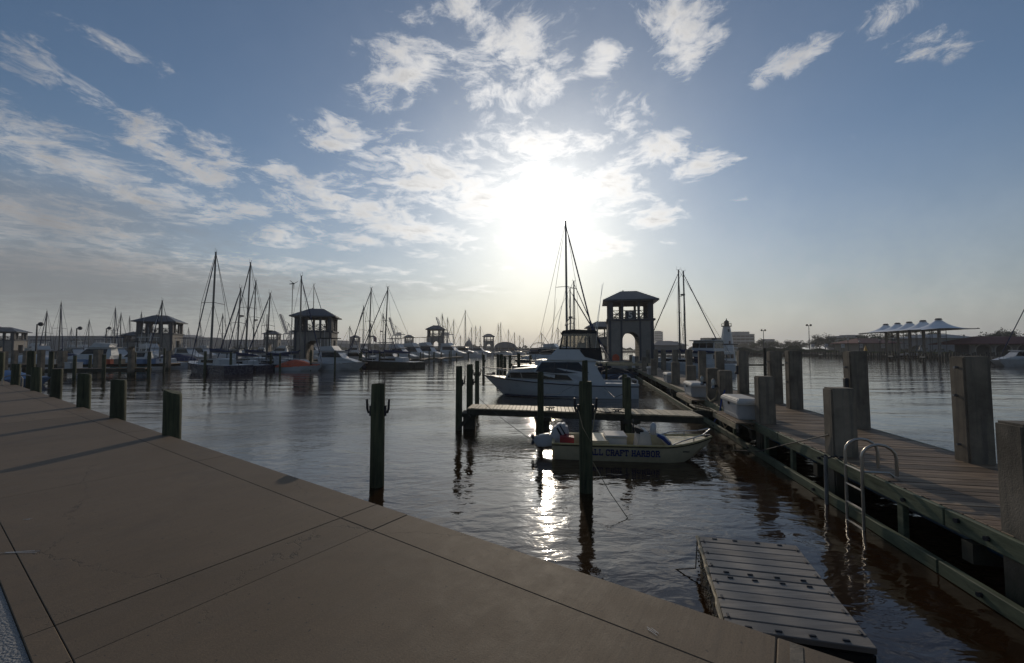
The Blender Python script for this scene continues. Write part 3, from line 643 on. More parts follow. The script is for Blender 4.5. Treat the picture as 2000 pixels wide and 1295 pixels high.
def sailboat(p, rz, L, H, label, hullm='white_gelcoat', cover='blue_canvas', group=SG, furl=True, lean=0.0, mx=.56, parts=True, radar=False, wind=False, mast2=0, back=True, sr=.02, furlr=.06, mast_r=.09, fore_off=0.0):
    t = thing('sailboat', label, 'sailboat', p, rz, group); B = L*.30
    hull_mb(L, B, L*.105, L*.08, rake=L*.07, mats=2).build('hull', [hullm, 'white_paint'], t, smooth=True)
    cz = L*.08
    prof([(L*.22, cz-.05), (L*.70, cz+.02), (L*.62, cz+L*.045), (L*.28, cz+L*.06), (L*.22, cz+L*.05)], lambda x, z: B*.26*(1-.4*max(0, x/L-.4))-.3*(z-cz)*.3).build('cabin', 'white_paint', t, bevel=.02)
    prof([(L*.33, cz+L*.015), (L*.58, cz+L*.02), (L*.57, cz+L*.04), (L*.33, cz+L*.045)], lambda x, z: B*.26*(1-.4*max(0, x/L-.4))+.012).build('window', 'dark_window', t)
    tx = L*mx+math.sin(lean)*0; M0 = Vector((L*mx, 0, cz)); M1 = Vector((L*mx-H*lean, 0, H))
    MB().tube([M0, M1], [mast_r, mast_r*.7], 8).build('mast', 'mast_metal', t, smooth=True)
    mb = MB(); mb.tube([(M1.x-.25, 0, H+.02), (M1.x+.3, 0, H+.02)], .02, 4).tube([(M1.x+.2, 0, H), (M1.x+.2, 0, H+.5)], .012, 4).tube([(M1.x-.2, 0, H), (M1.x-.2, 0, H+.3)], .015, 4); mb.build('masthead_gear', 'dark_metal', t)
    bz = cz+L*.115
    MB().tube([(L*mx, 0, bz), (L*.12, 0, bz-.05)], .06, 6).build('boom', 'mast_metal', t)
    MB().tube([(L*mx+.05, 0, bz+.5), (L*mx-.2, 0, bz+.22), (L*.35, 0, bz+.16), (L*.15, 0, bz+.06)], [.12, .2, .17, .08], 8).build('sail_cover', cover, t, smooth=True)
    mb = MB(); hs = H*.55; M5 = M0.lerp(M1, .55)
    mb.tube([(M5.x, -B*.33, M5.z-.15), (M5.x, 0, M5.z), (M5.x, B*.33, M5.z-.15)], .03, 5)
    mb.build('spreader', 'mast_metal', t)
    mb = MB()
    for s_ in (-1, 1):
        stay(mb, M1, (M5.x, s_*B*.33, M5.z-.15), sr*.6); stay(mb, (M5.x, s_*B*.33, M5.z-.15), (L*mx-.2, s_*B*.47, cz), sr*.6); stay(mb, M5, (L*mx-.6, s_*B*.46, cz), sr*.5)
    if back: stay(mb, M1, (.1, 0, cz), sr*.7)
    mb.build('rigging', 'dark_metal', t)
    F = Vector((L*.985, 0, L*.11)); Ft = M0.lerp(M1, .97)
    MB().tube([Ft, Ft.lerp(F, .12), Ft.lerp(F, .8), F], [sr, furlr if furl else sr, furlr*1.15 if furl else sr, sr], 6).build('furled_jib' if furl else 'forestay', 'blue_canvas' if furl else 'dark_metal', t, smooth=True)
    if mast2:
        a, b = Vector((L*.14, 0, cz)), Vector((L*.14, 0, mast2)); MB().tube([a, b], [.07, .05], 6).build('mizzen_mast', 'mast_metal', t)
    if radar:
        m_ = M0.lerp(M1, radar); MB().tube([(m_.x, 0, m_.z-.1), (m_.x-.35, 0, m_.z-.1), (m_.x-.35, 0, m_.z)], .03, 5).tube([(m_.x-.45, 0, m_.z), (m_.x-.45, 0, m_.z+.18)], .26, 10).build('radar_dome', 'dark_metal', t, smooth=True)
    if wind:
        b = Vector((L*.1, 0, wind)); MB().tube([(L*.1, 0, cz), b], .04, 6).build('generator_pole', 'mast_metal', t)
        mb = MB().tube([b+Vector((-.2, 0, .1)), b+Vector((.5, 0, .1))], [.1, .04], 6)
        for k in range(3):
            a = k*2.094+.5; mb.tube([b+Vector((-.2, 0, .1)), b+Vector((-.2, .7*math.cos(a), .1+.7*math.sin(a)))], [.05, .02], 4)
        mb.build('wind_generator', 'dark_metal', t)
    # rails
    mb = MB()
    for s_ in (-1, 1):
        for u in (.03, .14, .30, .46, .62, .78, .9): mb.tube([(L*u, s_*B*.46*(1-max(0, (u-.45)/.55)**2.2), cz+.02), (L*u, s_*B*.45*(1-max(0, (u-.45)/.55)**2.2), cz+.62)], .012, 4)
        mb.tube([(L*u, s_*B*.45*(1-max(0, (u-.45)/.55)**2.2), cz+.62) for u in (.03, .14, .30, .46, .62, .78, .9, .97)], .01, 4)
    mb.build('lifeline', 'galvanised', t)
    return t
MG = 'motor boats moored across the basin'
def motorboat(p, rz, L, label, hullm='white_gelcoat', fly=False, top=None, cover=None, group=MG, outrigger=False, stripe=None, cab=1.0):
    t = thing('motor_boat', label, 'motor boat', p, rz, group); B = L*.34; fb, fs_ = L*.125, L*.08
    hull_mb(L, B, fb, fs_, rake=L*.12, transom=.95, fine=2.6, mats=2).build('hull', [hullm, 'white_paint'], t, smooth=True)
    z0 = fs_
    if stripe:
        MB().box((L*.42, 0, z0*.8), (L*.8, B*.995, .07)).build('stripe', stripe, t)
    if cover:
        rings = []
        for u in (0, .12, .35, .55, .75, .9):
            hh = L*(.02+.13*math.sin(math.pi*min(u*1.2+.08, 1))); bw = B*.5*(1-max(0, (u-.45)/.55)**2.4)
            zz = fs_+(fb-fs_)*u*u; rings.append([(u*L, -bw, zz-.05), (u*L, -bw, zz+.02), (u*L, -bw*.5, zz+hh*.75), (u*L, 0, zz+hh), (u*L, bw*.5, zz+hh*.75), (u*L, bw, zz+.02), (u*L, bw, zz-.05)])
        MB().loft(rings, closed=True).build('boat_cover', cover, t, smooth=True)
        return t
    bw = lambda x, z: B*.40*(1-.75*max(0, x/L-.5)**1.0)-.22*(z-z0)
    prof([(L*.22, z0), (L*.90, z0+L*.045), (L*.72, z0+L*.10), (L*.60, z0+L*.12), (L*.22, z0+L*.09)], lambda x, z: bw(x, z)).build('fore_cabin', 'white_gelcoat', t, bevel=.03)
    hc = L*.23*cab
    prof([(L*.24, z0+.02), (L*.66, z0+L*.10), (L*.52, z0+hc), (L*.22, z0+hc), (L*.20, z0+L*.1)], bw).build('deckhouse', 'white_gelcoat', t, bevel=.03)
    prof([(L*.27, z0+L*.125), (L*.618, z0+L*.125), (L*.545, z0+hc-L*.022), (L*.26, z0+hc-L*.022)], lambda x, z: bw(x, z)+.015).build('window', 'dark_window', t)
    prof([(L*.16, z0+hc), (L*.55, z0+hc), (L*.54, z0+hc+.07), (L*.16, z0+hc+.07)], lambda x, z: B*.36).build('roof', 'white_paint', t, bevel=.02)
    zt = z0+hc+.07
    if fly:
        prof([(L*.24, zt), (L*.50, zt), (L*.44, zt+L*.075), (L*.22, zt+L*.06)], lambda x, z: B*.30).build('flybridge', 'white_gelcoat', t, bevel=.02)
    if top:
        ht = L*.20
        for x in (.24, .42):
            for s_ in (-1, 1): MB().tube([(L*x, s_*B*.29, zt), (L*x, s_*B*.28, zt+ht)], .03, 5).build('top_post', 'aluminium', t)
        MB().box((L*.33, 0, zt+ht), (L*.30, B*.66, .10)).build('canvas_top', top, t, bevel=.03)
    mb = MB()
    for s_ in (-1, 1):
        pts = [(L*u, s_*B*.47*(1-max(0, (u-.45)/.55)**2.6), fs_+(fb-fs_)*u*u+.5) for u in (.55, .68, .8, .9, .975)]
        mb.tube(pts, .018, 4)
        for q_ in pts: mb.tube([q_, (q_[0], q_[1], q_[2]-.5)], .014, 4)
    mb.build('bow_rail', 'steel', t)
    mb = MB()
    mb.tube([(L*.2, B*.2, zt), (L*.18, B*.25, zt+L*.4)], .015, 4); mb.build('antenna', 'white_paint', t)
    if outrigger:
        mb = MB()
        for s_ in (-1, 1): mb.tube([(L*.35, s_*B*.35, zt), (L*.22, s_*B*.75, zt+L*.75)], [.04, .015], 5)
        mb.build('outrigger_pole', 'aluminium', t)
    return t
# ------------------------------------------------------------ the big cruiser by the finger pier
def cruiser():
    L = 8.55; t = thing('cabin_cruiser', 'white flybridge cabin cruiser with dark canvas bridge enclosure beside the finger pier', 'motor boat', (6.82, 22.95, 0))
    bow = Vector((-1.62, 24.05, 0)); dd = bow-Vector((6.82, 22.95, 0)); t.rotation_euler = (0, 0, math.atan2(dd.y, dd.x))
    B = 2.9
    hull_mb(L, B, 1.12, .66, rake=1.15, transom=.94, fine=2.5, keel=-.5, mats=2, n=22).build('hull', ['white_gelcoat', 'white_paint'], t, smooth=True)
    def hw(u): return B/2*(1-max(0, (u-.45)/.55)**2.5)*(.94+.06*min(1, u/.4))
    def sh(u): return .66+.46*u*u
    # px in photo -> distance from the stern along the boat
    def X(px): return (1252-px)/310*L
    def Z(py, D=22.4): return 2.64-(py-681)/800*D
    for s_ in (-1, 1):
        mb = MB(); us = [i/18 for i in range(19)]
        mb.tube([(u*L, s_*(hw(u)+.012), sh(u)-.03) for u in us], .028, 6); mb.build('rub_rail', 'dark_metal', t, smooth=True)
    MB().loft([[(u*L*1.0-(.9*u**3*(.25)), s*hw(u)*(.96-.05*u), zz) for s, zz in ((-1, .09), (-1, .03), (1, .03), (1, .09))] for u in [i/12*.86 for i in range(13)]]).build('boot_stripe', 'navy_paint', t)
    wid = lambda x, z: max(.12, min(1.16, hw(min(x/L, 1))-.16)-.20*max(0, z-.9))
    # trunk cabin
    def body(pts, w_, nm, mt, bev=.04, inset=0.0): return prof([(X(a), Z(b)) for a, b in pts], lambda x, z: w_(x, z)+inset).build(nm, mt, t, bevel=bev)
    body([(1195, 757), (990, 741), (994, 735), (999, 725), (1008, 722), (1056, 718), (1100, 718), (1180, 730)], wid, 'trunk_cabin', 'white_gelcoat', .03)
    body([(996, 739), (1001, 729), (1053, 727.5), (1118, 732.5), (1128, 742)], wid, 'lower_window', 'dark_window', 0, .014)
    w2 = lambda x, z: max(.2, min(1.05, hw(min(x/L, 1))-.22)-.22*max(0, z-1.3))
    body([(1050, 727), (1065, 704.5), (1086, 702), (1176, 703), (1172, 712), (1197, 755), (1120, 748)], w2, 'saloon', 'white_gelcoat', .035)
    body([(1055, 726), (1067, 707.5), (1140, 707.5), (1160, 728), (1100, 729)], w2, 'side_window', 'dark_window', 0, .014)
    MB().box((X(1059), 0, Z(717)), (.02, 1.5, .5)).build('windscreen', 'dark_window', t).rotation_euler = (0, -.55, 0)
    for px in (1090, 1115): body([(px, 729), (px+2, 707), (px+4, 707), (px+2, 729)], w2, 'window_post', 'black_rubber', 0, .02)
    # flybridge
    w3 = lambda x, z: 1.02-.10*max(0, z-2.0)
    body([(1076, 704), (1080, 699), (1102, 679), (1113, 676), (1145, 681), (1176, 700), (1190, 706)], w3, 'flybridge', 'white_gelcoat', .04)
    body([(1140, 682), (1184, 682), (1187, 704), (1176, 703), (1152, 697)], w3, 'bridge_skirt', 'black_canvas', .02, .02)
    MB().tube([(X(1078), -.55, Z(702)), (X(1100), -.55, Z(679))], .02, 5).tube([(X(1078), .55, Z(702)), (X(1100), .55, Z(679))], .02, 5).build('bridge_rail', 'aluminium', t)
    # enclosure: fabric top, corner frames, vinyl panes
    zt, zb = Z(648), Z(682); xf0, xf1, xa0, xa1 = X(1103), X(1110), X(1183), X(1174)
    prof([(xf1+.12, zt-.04), (xf1, zt+.08), (X(1130), zt+.14), (xa1, zt+.08), (xa1-.12, zt-.04), (xa1-.1, zt-.12), (xf1+.1, zt-.12)], lambda x, z: .93).build('bimini_top', 'black_canvas', t, bevel=.02)
    fr = MB(); cols = []
    def cor(x0, x1, y0, y1): fr.tube([(x0, y0, zb), (x1, y1, zt)], .035, 6)
    for s_ in (-1, 1):
        cor(xf0, xf1, s_*.95, s_*.88); cor(xa0, xa1, s_*.95, s_*.88); cor(X(1116), X(1118), s_*.95, s_*.88); cor(X(1163), X(1160), s_*.95, s_*.88)
        fr.tube([(xf0, s_*.95, zb+.03), (xa0, s_*.95, zb+.03)], .04, 6); fr.tube([(xf1, s_*.88, zt-.14), (xa1, s_*.88, zt-.14)], .035, 6)
        fr.tube([(X(1140), s_*.8, zb), (X(1152), s_*.8, zt)], .02, 5)
    for x0, x1 in ((xf0, xf1), (xa0, xa1)):
        fr.tube([(x0, -.95, zb+.03), (x0, .95, zb+.03)], .04, 6)
        for y_ in (-.3, .3): fr.tube([(x0, y_, zb), (x1, y_, zt)], .02, 5)
    fr.build('enclosure_frame', 'black_canvas', t)
    for s_ in (-1, 1):
        MB().prism([(xf0, zb), (xa0, zb), (xa1, zt-.1), (xf1, zt-.1)], .006, y0=s_*.92).build('side_pane', 'clear_vinyl', t)
        MB().prism([(xa0+.02, zb), (X(1168), zb), (X(1165), zt-.1), (xa1+.02, zt-.1)], .012, y0=s_*.935).build('canvas_flap', 'tan_canvas', t)
    for (x0, x1, nm) in ((xf0, xf1, 'front_pane'), (xa0, xa1, 'rear_pane')):
        MB().add([(x0, -.93, zb), (x0, .93, zb), (x1, .86, zt-.1), (x1, -.86, zt-.1), (x0+.006, -.93, zb), (x0+.006, .93, zb), (x1+.006, .86, zt-.1), (x1+.006, -.86, zt-.1)], [(0, 1, 2, 3), (7, 6, 5, 4), (0, 4, 5, 1), (1, 5, 6, 2), (2, 6, 7, 3), (3, 7, 4, 0)]).build(nm, 'clear_vinyl', t)
    MB().box((X(1148), 0, zb+.12), (.5, .5, .5)).box((X(1155), 0, zb+.45), (.1, .5, .5)).build('helm_seat', 'white_paint', t, bevel=.04)
    mb = MB()
    for k in range(6): mb.tube([(X(1139)+.0, -.45+k*.02, zb-.3+k*.14), (X(1139), .0, zb-.3+k*.14)], .015, 4)
    mb.tube([(X(1136), -.45, zb-.7), (X(1142), -.45, zt)], .02, 5).tube([(X(1136), 0, zb-.7), (X(1142), 0, zt)], .02, 5); mb.build('bridge_ladder', 'aluminium', t)
    # aft bulkhead and cockpit
    MB().box((X(1176), 0, 1.15), (.06, 1.9, 1.1)).build('aft_bulkhead', 'white_paint', t)
    MB().box((X(1177)-.04, .2, 1.15), (.03, .7, .95)).build('cabin_door', 'dark_window', t)
    for s_ in (-1, 1): MB().box((X(1222), s_*1.22, .72), (1.75, .22, .14)).build('coaming', 'white_gelcoat', t, bevel=.03)
    mb = MB(); pts = [(X(1250), -1.2, .72), (X(1251), -1.2, .95), (X(1246), -1.2, 1.02), (X(1234), -1.2, 1.03), (X(1228), -1.2, .95), (X(1226), -1.2, .78)]
    for s_ in (1, -1): MB().tube([(a, b*s_, c) for a, b, c in pts], .04, 8).build('stern_rail', 'white_gelcoat', t, smooth=True)
    MB().box((.02, 0, .45), (.10, 2.5, .5)).build('transom_trim', 'white_gelcoat', t, bevel=.03)
    # emblem on bridge side
    MB().box((X(1130), -1.005, Z(693)), (.38, .015, .05)).box((X(1118), -1.005, Z(696)), (.16, .015, .12)).build('emblem', 'letter_dark', t)
    mb = MB()
    for s_ in (-1, 1):
        us = [.72, .8, .88, .95, 1.0]; top = [(u*L+.1, s_*max(hw(u)-.06, .02), sh(u)+.45) for u in us]
        mb.tube(top, .017, 6)
        for u, p in zip(us, top): mb.tube([p, (p[0]-.12, s_*max(hw(u)-.05, .02), sh(u))], .013, 5)
    mb.build('bow_rail', 'steel', t, smooth=True)
    MB().box((L*.95, 0, 1.16), (.5, .16, .08)).box((L*.93, 0, 1.22), (.16, .2, .12)).build('anchor_windlass', 'dark_metal', t, bevel=.01)
    for s_, px in ((-1, 1198), (1, 1198)): MB().tube([(X(1172)-.02*s_, s_*.95, 2.6), (X(1186 if s_ > 0 else 1197), s_*1.3, 6.1 if s_ > 0 else 6.6)], [.018, .009], 5).build('outrigger_pole', 'aluminium', t)
    MB().tube([(X(1095), -1.43, .55), (X(1090), -1.46, .25)], [.09, .09], 8).build('fender', 'white_paint', t, smooth=True)
cruiser()
line('mooring_line', [atd(948, 733, 23.6), atd(940, 722, 21.5), atd(934, 716, 19.5)], 'dark bow line from the cruiser to the slim hooked pile', 'black_rubber', .014)
line('mooring_line', [atd(1180, 757, 21.6), atd(1200, 776, 20), atd(1216, 770, 13.4)], 'stern spring line drooping along the cruiser side', 'black_rubber', .012)
line('mooring_line', [atd(1125, 752, 21.6), atd(1103, 762, 19), atd(1090, 770, 17), atd(1057, 772, 12.6)], 'mid line drooping from the cruiser side to the thin pier pile', 'black_rubber', .009)
# ------------------------------------------------------------ small work boat
def text_mesh(s_, size, mt, parent, name, M, offset=.0, ext=.002):
    cu = bpy.data.curves.new(name, 'FONT'); cu.body = s_; cu.size = size; cu.extrude = ext; cu.offset = offset; cu.space_character = 1.12
    o = bpy.data.objects.new(name, cu); COL.objects.link(o); bpy.context.view_layer.update()
    me = bpy.data.meshes.new_from_object(o.evaluated_get(bpy.context.evaluated_depsgraph_get())); bpy.data.objects.remove(o)
    me.transform(M); me.materials.clear(); me.materials.append(MATS[mt])
    return link(name, me, parent), me
def slab_text(s_, h, parent, name, M, mt):
    """slab serif block capitals from strokes"""
    G = {'A': ([(0, 0, .45, 1), (.45, 1, .9, 0), (.2, .35, .7, .35)], [(0, 0), (.9, 0)]), 'L': ([(.2, 0, .2, 1), (.2, .04, .85, .04), (.85, .04, .85, .3)], [(.2, 1), (.2, 0)]),
      'C': ([(.85, .15, .65, .03), (.65, .03, .3, .03), (.3, .03, .12, .2), (.12, .2, .12, .8), (.12, .8, .3, .97), (.3, .97, .65, .97), (.65, .97, .85, .85), (.85, .7, .85, 1)], []),
      'R': ([(.2, 0, .2, 1), (.2, .97, .65, .97), (.65, .97, .8, .85), (.8, .85, .8, .62), (.8, .62, .65, .5), (.65, .5, .2, .5), (.55, .5, .85, 0)], [(.2, 1), (.2, 0), (.85, 0)]),
      'F': ([(.2, 0, .2, 1), (.2, .97, .85, .97), (.85, .97, .85, .72), (.2, .52, .6, .52)], [(.2, 0), (.2, 1)]), 'T': ([(.45, 0, .45, 1), (.05, .97, .85, .97), (.05, .97, .05, .72), (.85, .97, .85, .72)], [(.45, 0)]),
      'H': ([(.15, 0, .15, 1), (.75, 0, .75, 1), (.15, .5, .75, .5)], [(.15, 0), (.15, 1), (.75, 0), (.75, 1)]), 'B': ([(.2, 0, .2, 1), (.2, .97, .65, .97), (.65, .97, .78, .85), (.78, .85, .78, .62), (.78, .62, .65, .52), (.65, .52, .2, .52), (.65, .52, .82, .4), (.82, .4, .82, .15), (.82, .15, .65, .03), (.65, .03, .2, .03)], [(.2, 0), (.2, 1)]),
      'O': ([(.12, .2, .12, .8), (.12, .8, .3, .97), (.3, .97, .62, .97), (.62, .97, .8, .8), (.8, .8, .8, .2), (.8, .2, .62, .03), (.62, .03, .3, .03), (.3, .03, .12, .2)], []),
      'S': ([(.85, .85, .7, .97), (.7, .97, .3, .97), (.3, .97, .15, .8), (.15, .8, .25, .58), (.25, .58, .7, .44), (.7, .44, .82, .2), (.82, .2, .65, .03), (.65, .03, .3, .03), (.3, .03, .12, .18)], []), 'M': ([(.1, 0, .1, 1), (.1, 1, .5, .35), (.5, .35, .9, 1), (.9, 1, .9, 0)], [(.1, 0), (.9, 0), (.1, 1), (.9, 1)])}
    mb = MB(); x0 = 0
    for ch in s_:
        if ch == ' ': x0 += .75; continue
        st, sf = G[ch]
        for a, b, c, d_ in st:
            v = Vector((c-a, d_-b)); l_ = v.length; n_ = Vector((-v.y, v.x))/l_*.105; e = v/l_*.06
            P = [(x0+a-e.x+n_.x, b-e.y+n_.y), (x0+a-e.x-n_.x, b-e.y-n_.y), (x0+c+e.x-n_.x, d_+e.y-n_.y), (x0+c+e.x+n_.x, d_+e.y+n_.y)]
            mb.add([(px*h, 0, pz*h) for px, pz in P]+[(px*h, -.003, pz*h) for px, pz in P], [(0, 1, 2, 3), (7, 6, 5, 4), (0, 4, 5, 1), (1, 5, 6, 2), (2, 6, 7, 3), (3, 7, 4, 0)], M)
        for a, b in sf:
            P = [(x0+a-.24, b-.09+(.05 if b < .5 else -.05)), (x0+a+.24, b-.09+(.05 if b < .5 else -.05)), (x0+a+.24, b+.09+(.05 if b < .5 else -.05)), (x0+a-.24, b+.09+(.05 if b < .5 else -.05))]
            mb.add([(px*h, 0, pz*h) for px, pz in P]+[(px*h, -.0035, pz*h) for px, pz in P], [(0, 1, 2, 3), (7, 6, 5, 4), (0, 4, 5, 1), (1, 5, 6, 2), (2, 6, 7, 3), (3, 7, 4, 0)], M)
        x0 += 1.1 if ch != 'M' else 1.2
    return mb.build(name, mt, parent)
def skiff():
    st = Vector((1.02, 10.45, 0)); bw_ = Vector((4.80, 10.0, 0)); dd = bw_-st
    t = thing('work_skiff', 'small cream open work boat lettered SMALL CRAFT HARBOR with raised white outboard motor', 'motor boat', st, math.atan2(dd.y, dd.x)); L = 3.8; B = 1.32
    n = 20; R1 = []; R2 = []
    def hw(u): return B/2*(1-max(0, (u-.62)/.40)**2.1)*(.93+.07*min(1, u/.3))
    def gz(u): return .40+.015*u+.13*max(0, (u-.7)/.3)**1.5
    def bz(u): return -.10+.55*max(0, (u-.72)/.28)**1.7
    for i in range(n+1):
        u = i/n; h = max(hw(u), .05); cz = min(bz(u)+.02, gz(u)-.05); x = u*L+.0
        R1.append([(x, -h, gz(u)), (x, -h*.99, gz(u)-.05), (x, -h*.90, max(cz+.10, .06) if u < .95 else cz), (x, -h*.78, cz), (x, 0, cz-.05), (x, h*.78, cz), (x, h*.90, max(cz+.10, .06) if u < .95 else cz), (x, h*.99, gz(u)-.05), (x, h, gz(u)),
            (x, h-.045, gz(u)), (x, max(h-.07, .01), gz(u)-.06), (x, max(h*.85-.06, .01), max(.10, cz+.04)), (x, -max(h*.85-.06, .01), max(.10, cz+.04)), (x, -max(h-.07, .01), gz(u)-.06), (x, -h+.045, gz(u))])
    mb = MB(); mb.loft(R1, closed=True, caps=True)
    m_ = len(R1[0])
    for fi, f in enumerate(mb.f):
        if len(f) == 4:
            k = f[0] % m_; mb.k[fi] = 1 if k >= 8 else 0
    mb.build('hull', ['hull_cream', 'cream_paint'], t, smooth=True)
    for s_ in (-1, 1):
        MB().tube([(i/20*L, s_*max(hw(i/20)+.012, .05), gz(i/20)-.008) for i in range(21)], .024, 6).build('gunwale', 'cream_paint', t, smooth=True)
        MB().tube([(i/20*L, s_*max(hw(i/20)*.985+.01, .04), gz(i/20)-.045) for i in range(21)], .014, 6).build('rub_strip', 'dark_beam', t, smooth=True)
    MB().box((.03, 0, .2), (.06, B*.9, .40)).build('transom', 'cream_paint', t)
    MB().loft([[(u*L, -hw(u)+.05, gz(u)-.02), (u*L, hw(u)-.05, gz(u)-.02), (u*L, hw(u)-.05, gz(u)-.08), (u*L, -hw(u)+.05, gz(u)-.08)] for u in (.74, .80, .86, .92, .965)]).build('foredeck', 'cream_paint', t)
    MB().box((1.05, .05, .27), (.62, 1.0, .34)).build('rear_bench', 'hull_cream', t, bevel=.03)
    MB().box((1.55, .1, .33), (.5, .62, .30)).box((1.55, .1, .50), (.54, .66, .05)).build('cool_box', 'lid_white', t, bevel=.02)
    MB().prism([(2.02, .1), (2.42, .1), (2.36, .58), (2.28, .66), (2.10, .64)], .55, y0=-.2).build('console', 'lid_white', t, bevel=.03)
    MB().prism([(2.02, .60), (2.16, .55), (2.22, .66), (2.00, .74)], .5, y0=-.18).build('console_dash', 'black_rubber', t, bevel=.01)
    mb = MB(); c = Vector((2.0, .07, .72)); pts = [c+Vector((.06*math.cos(k*math.pi/4)*.3, .17*math.cos(k*math.pi/4), .17*math.sin(k*math.pi/4))) for k in range(9)]
    mb.tube(pts, .013, 5).tube([c, c+Vector((.14, 0, -.1))], .02, 5); mb.build('steering_wheel', 'black_rubber', t)
    MB().tube([(2.44, -.1, .55), (2.44, -.1, .60), (2.45, -.1, .78), (2.45, -.1, .84)], [.05, .075, .075, .03], 9).build('white_fender', 'white_gelcoat', t, smooth=True)
    MB().tube([(2.48, -.25, .60), (2.62, -.25, .52), (2.80, -.22, .34), (2.86, -.2, .22)], [.03, .075, .075, .04], 8).build('seat_cushion', 'white_paint', t, smooth=True)
    MB().tube([(2.50, -.30, .58), (2.62, -.31, .52), (2.78, -.28, .36)], [.035, .045, .035], 7).build('blue_cover', 'rope_blue', t, smooth=True)
    MB().box((.36, -.3, .42), (.34, .26, .16)).tube([(.28, -.3, .52), (.32, -.3, .55), (.42, -.3, .55), (.46, -.3, .52)], .015, 5).build('fuel_tank', 'red', t, bevel=.03)
    for s_ in (-1, 1):
        pts = [(2.75, s_*(hw(.72)-.03), gz(.72)), (3.0, s_*(hw(.79)-.03), .50), (3.3, s_*(hw(.87)-.03), .56), (3.55, s_*(hw(.93)-.03), .60), (3.78, s_*.04, .70)]
        mb = MB().tube(pts, .015, 6)
        mb.tube([pts[2], (3.3, s_*(hw(.87)-.03), gz(.87))], .013, 6); mb.build('bow_rail', 'aluminium', t, smooth=True)
    MB().box((3.74, 0, .54), (.14, .12, .05)).build('bow_roller', 'dark_metal', t, bevel=.01)
    # outboard, tilted up
    mo = link('outboard_motor', None, t); mo['label'] = 'raised white outboard motor'
    def pr(pts, w_, nm, mt, bev=.03): return prof(pts, lambda x, z: w_).build(nm, mt, mo, bevel=bev)
    o = lambda px, py: ((px-1078)/800*10.4+.02, 2.64-(py-681)/800*10.4)
    pr([o(1072, 848), o(1082, 828), o(1095, 823), o(1105, 827), o(1109, 848), o(1104, 858), o(1092, 868), o(1080, 861)], .17, 'cowling', 'white_gelcoat', .05)
    pr([o(1084, 833), o(1087, 831), o(1099, 852), o(1096, 855)], .175, 'stripe', 'letter_dark', 0)
    pr([o(1090, 828), o(1092, 827), o(1104, 846), o(1102, 849)], .175, 'stripe', 'letter_dark', 0)
    pr([o(1072, 845), o(1084, 862), o(1078, 868), o(1055, 872), o(1047, 866), o(1048, 850), o(1062, 846)], .085, 'leg', 'white_paint', .03)
    pr([o(1035, 852), o(1050, 850), o(1058, 866), o(1050, 873), o(1040, 862)], .05, 'gearcase', 'white_paint', .02)
    mb = MB(); c = Vector((o(1040, 857)[0], 0, o(1040, 857)[1]))
    for k in range(3):
        a = k*2.094+.3; mb.tube([c, c+Vector((-.03, .14*math.cos(a), .14*math.sin(a)))], [.03, .05], 5)
    mb.build('propeller', 'dark_metal', mo)
    pr([o(1078, 868), o(1088, 862), o(1094, 872), o(1086, 878)], .12, 'bracket', 'dark_metal', .01)
    # lettering on the near side
    def side(x, z):   # tangent frame on hull side
        return Matrix.Translation((x, -hw(x/L)*.962-.014, z))
    slab_text('SMALL', .135, t, 'lettering', side(.66, .155) @ Matrix.Rotation(R(6), 4, 'X') @ Matrix.Diagonal((.72, 1, 1, 1)), 'letter_blue')
    slab_text('CRAFT', .135, t, 'lettering', side(1.25, .155) @ Matrix.Rotation(R(6), 4, 'X') @ Matrix.Diagonal((.72, 1, 1, 1)), 'letter_blue')
    slab_text('HARBOR', .135, t, 'lettering', side(1.84, .155) @ Matrix.Rotation(R(6), 4, 'X') @ Matrix.Diagonal((.72, 1, 1, 1)), 'letter_blue')
    M_ = Matrix.Translation((2.92, -hw(.80)*.975-.012, .24)) @ Matrix.Rotation(R(9), 4, 'Z') @ Matrix.Rotation(R(90), 4, 'X')
    text_mesh('MS 8000X', .055, 'letter_dark', t, 'registration', M_, .001)
skiff()
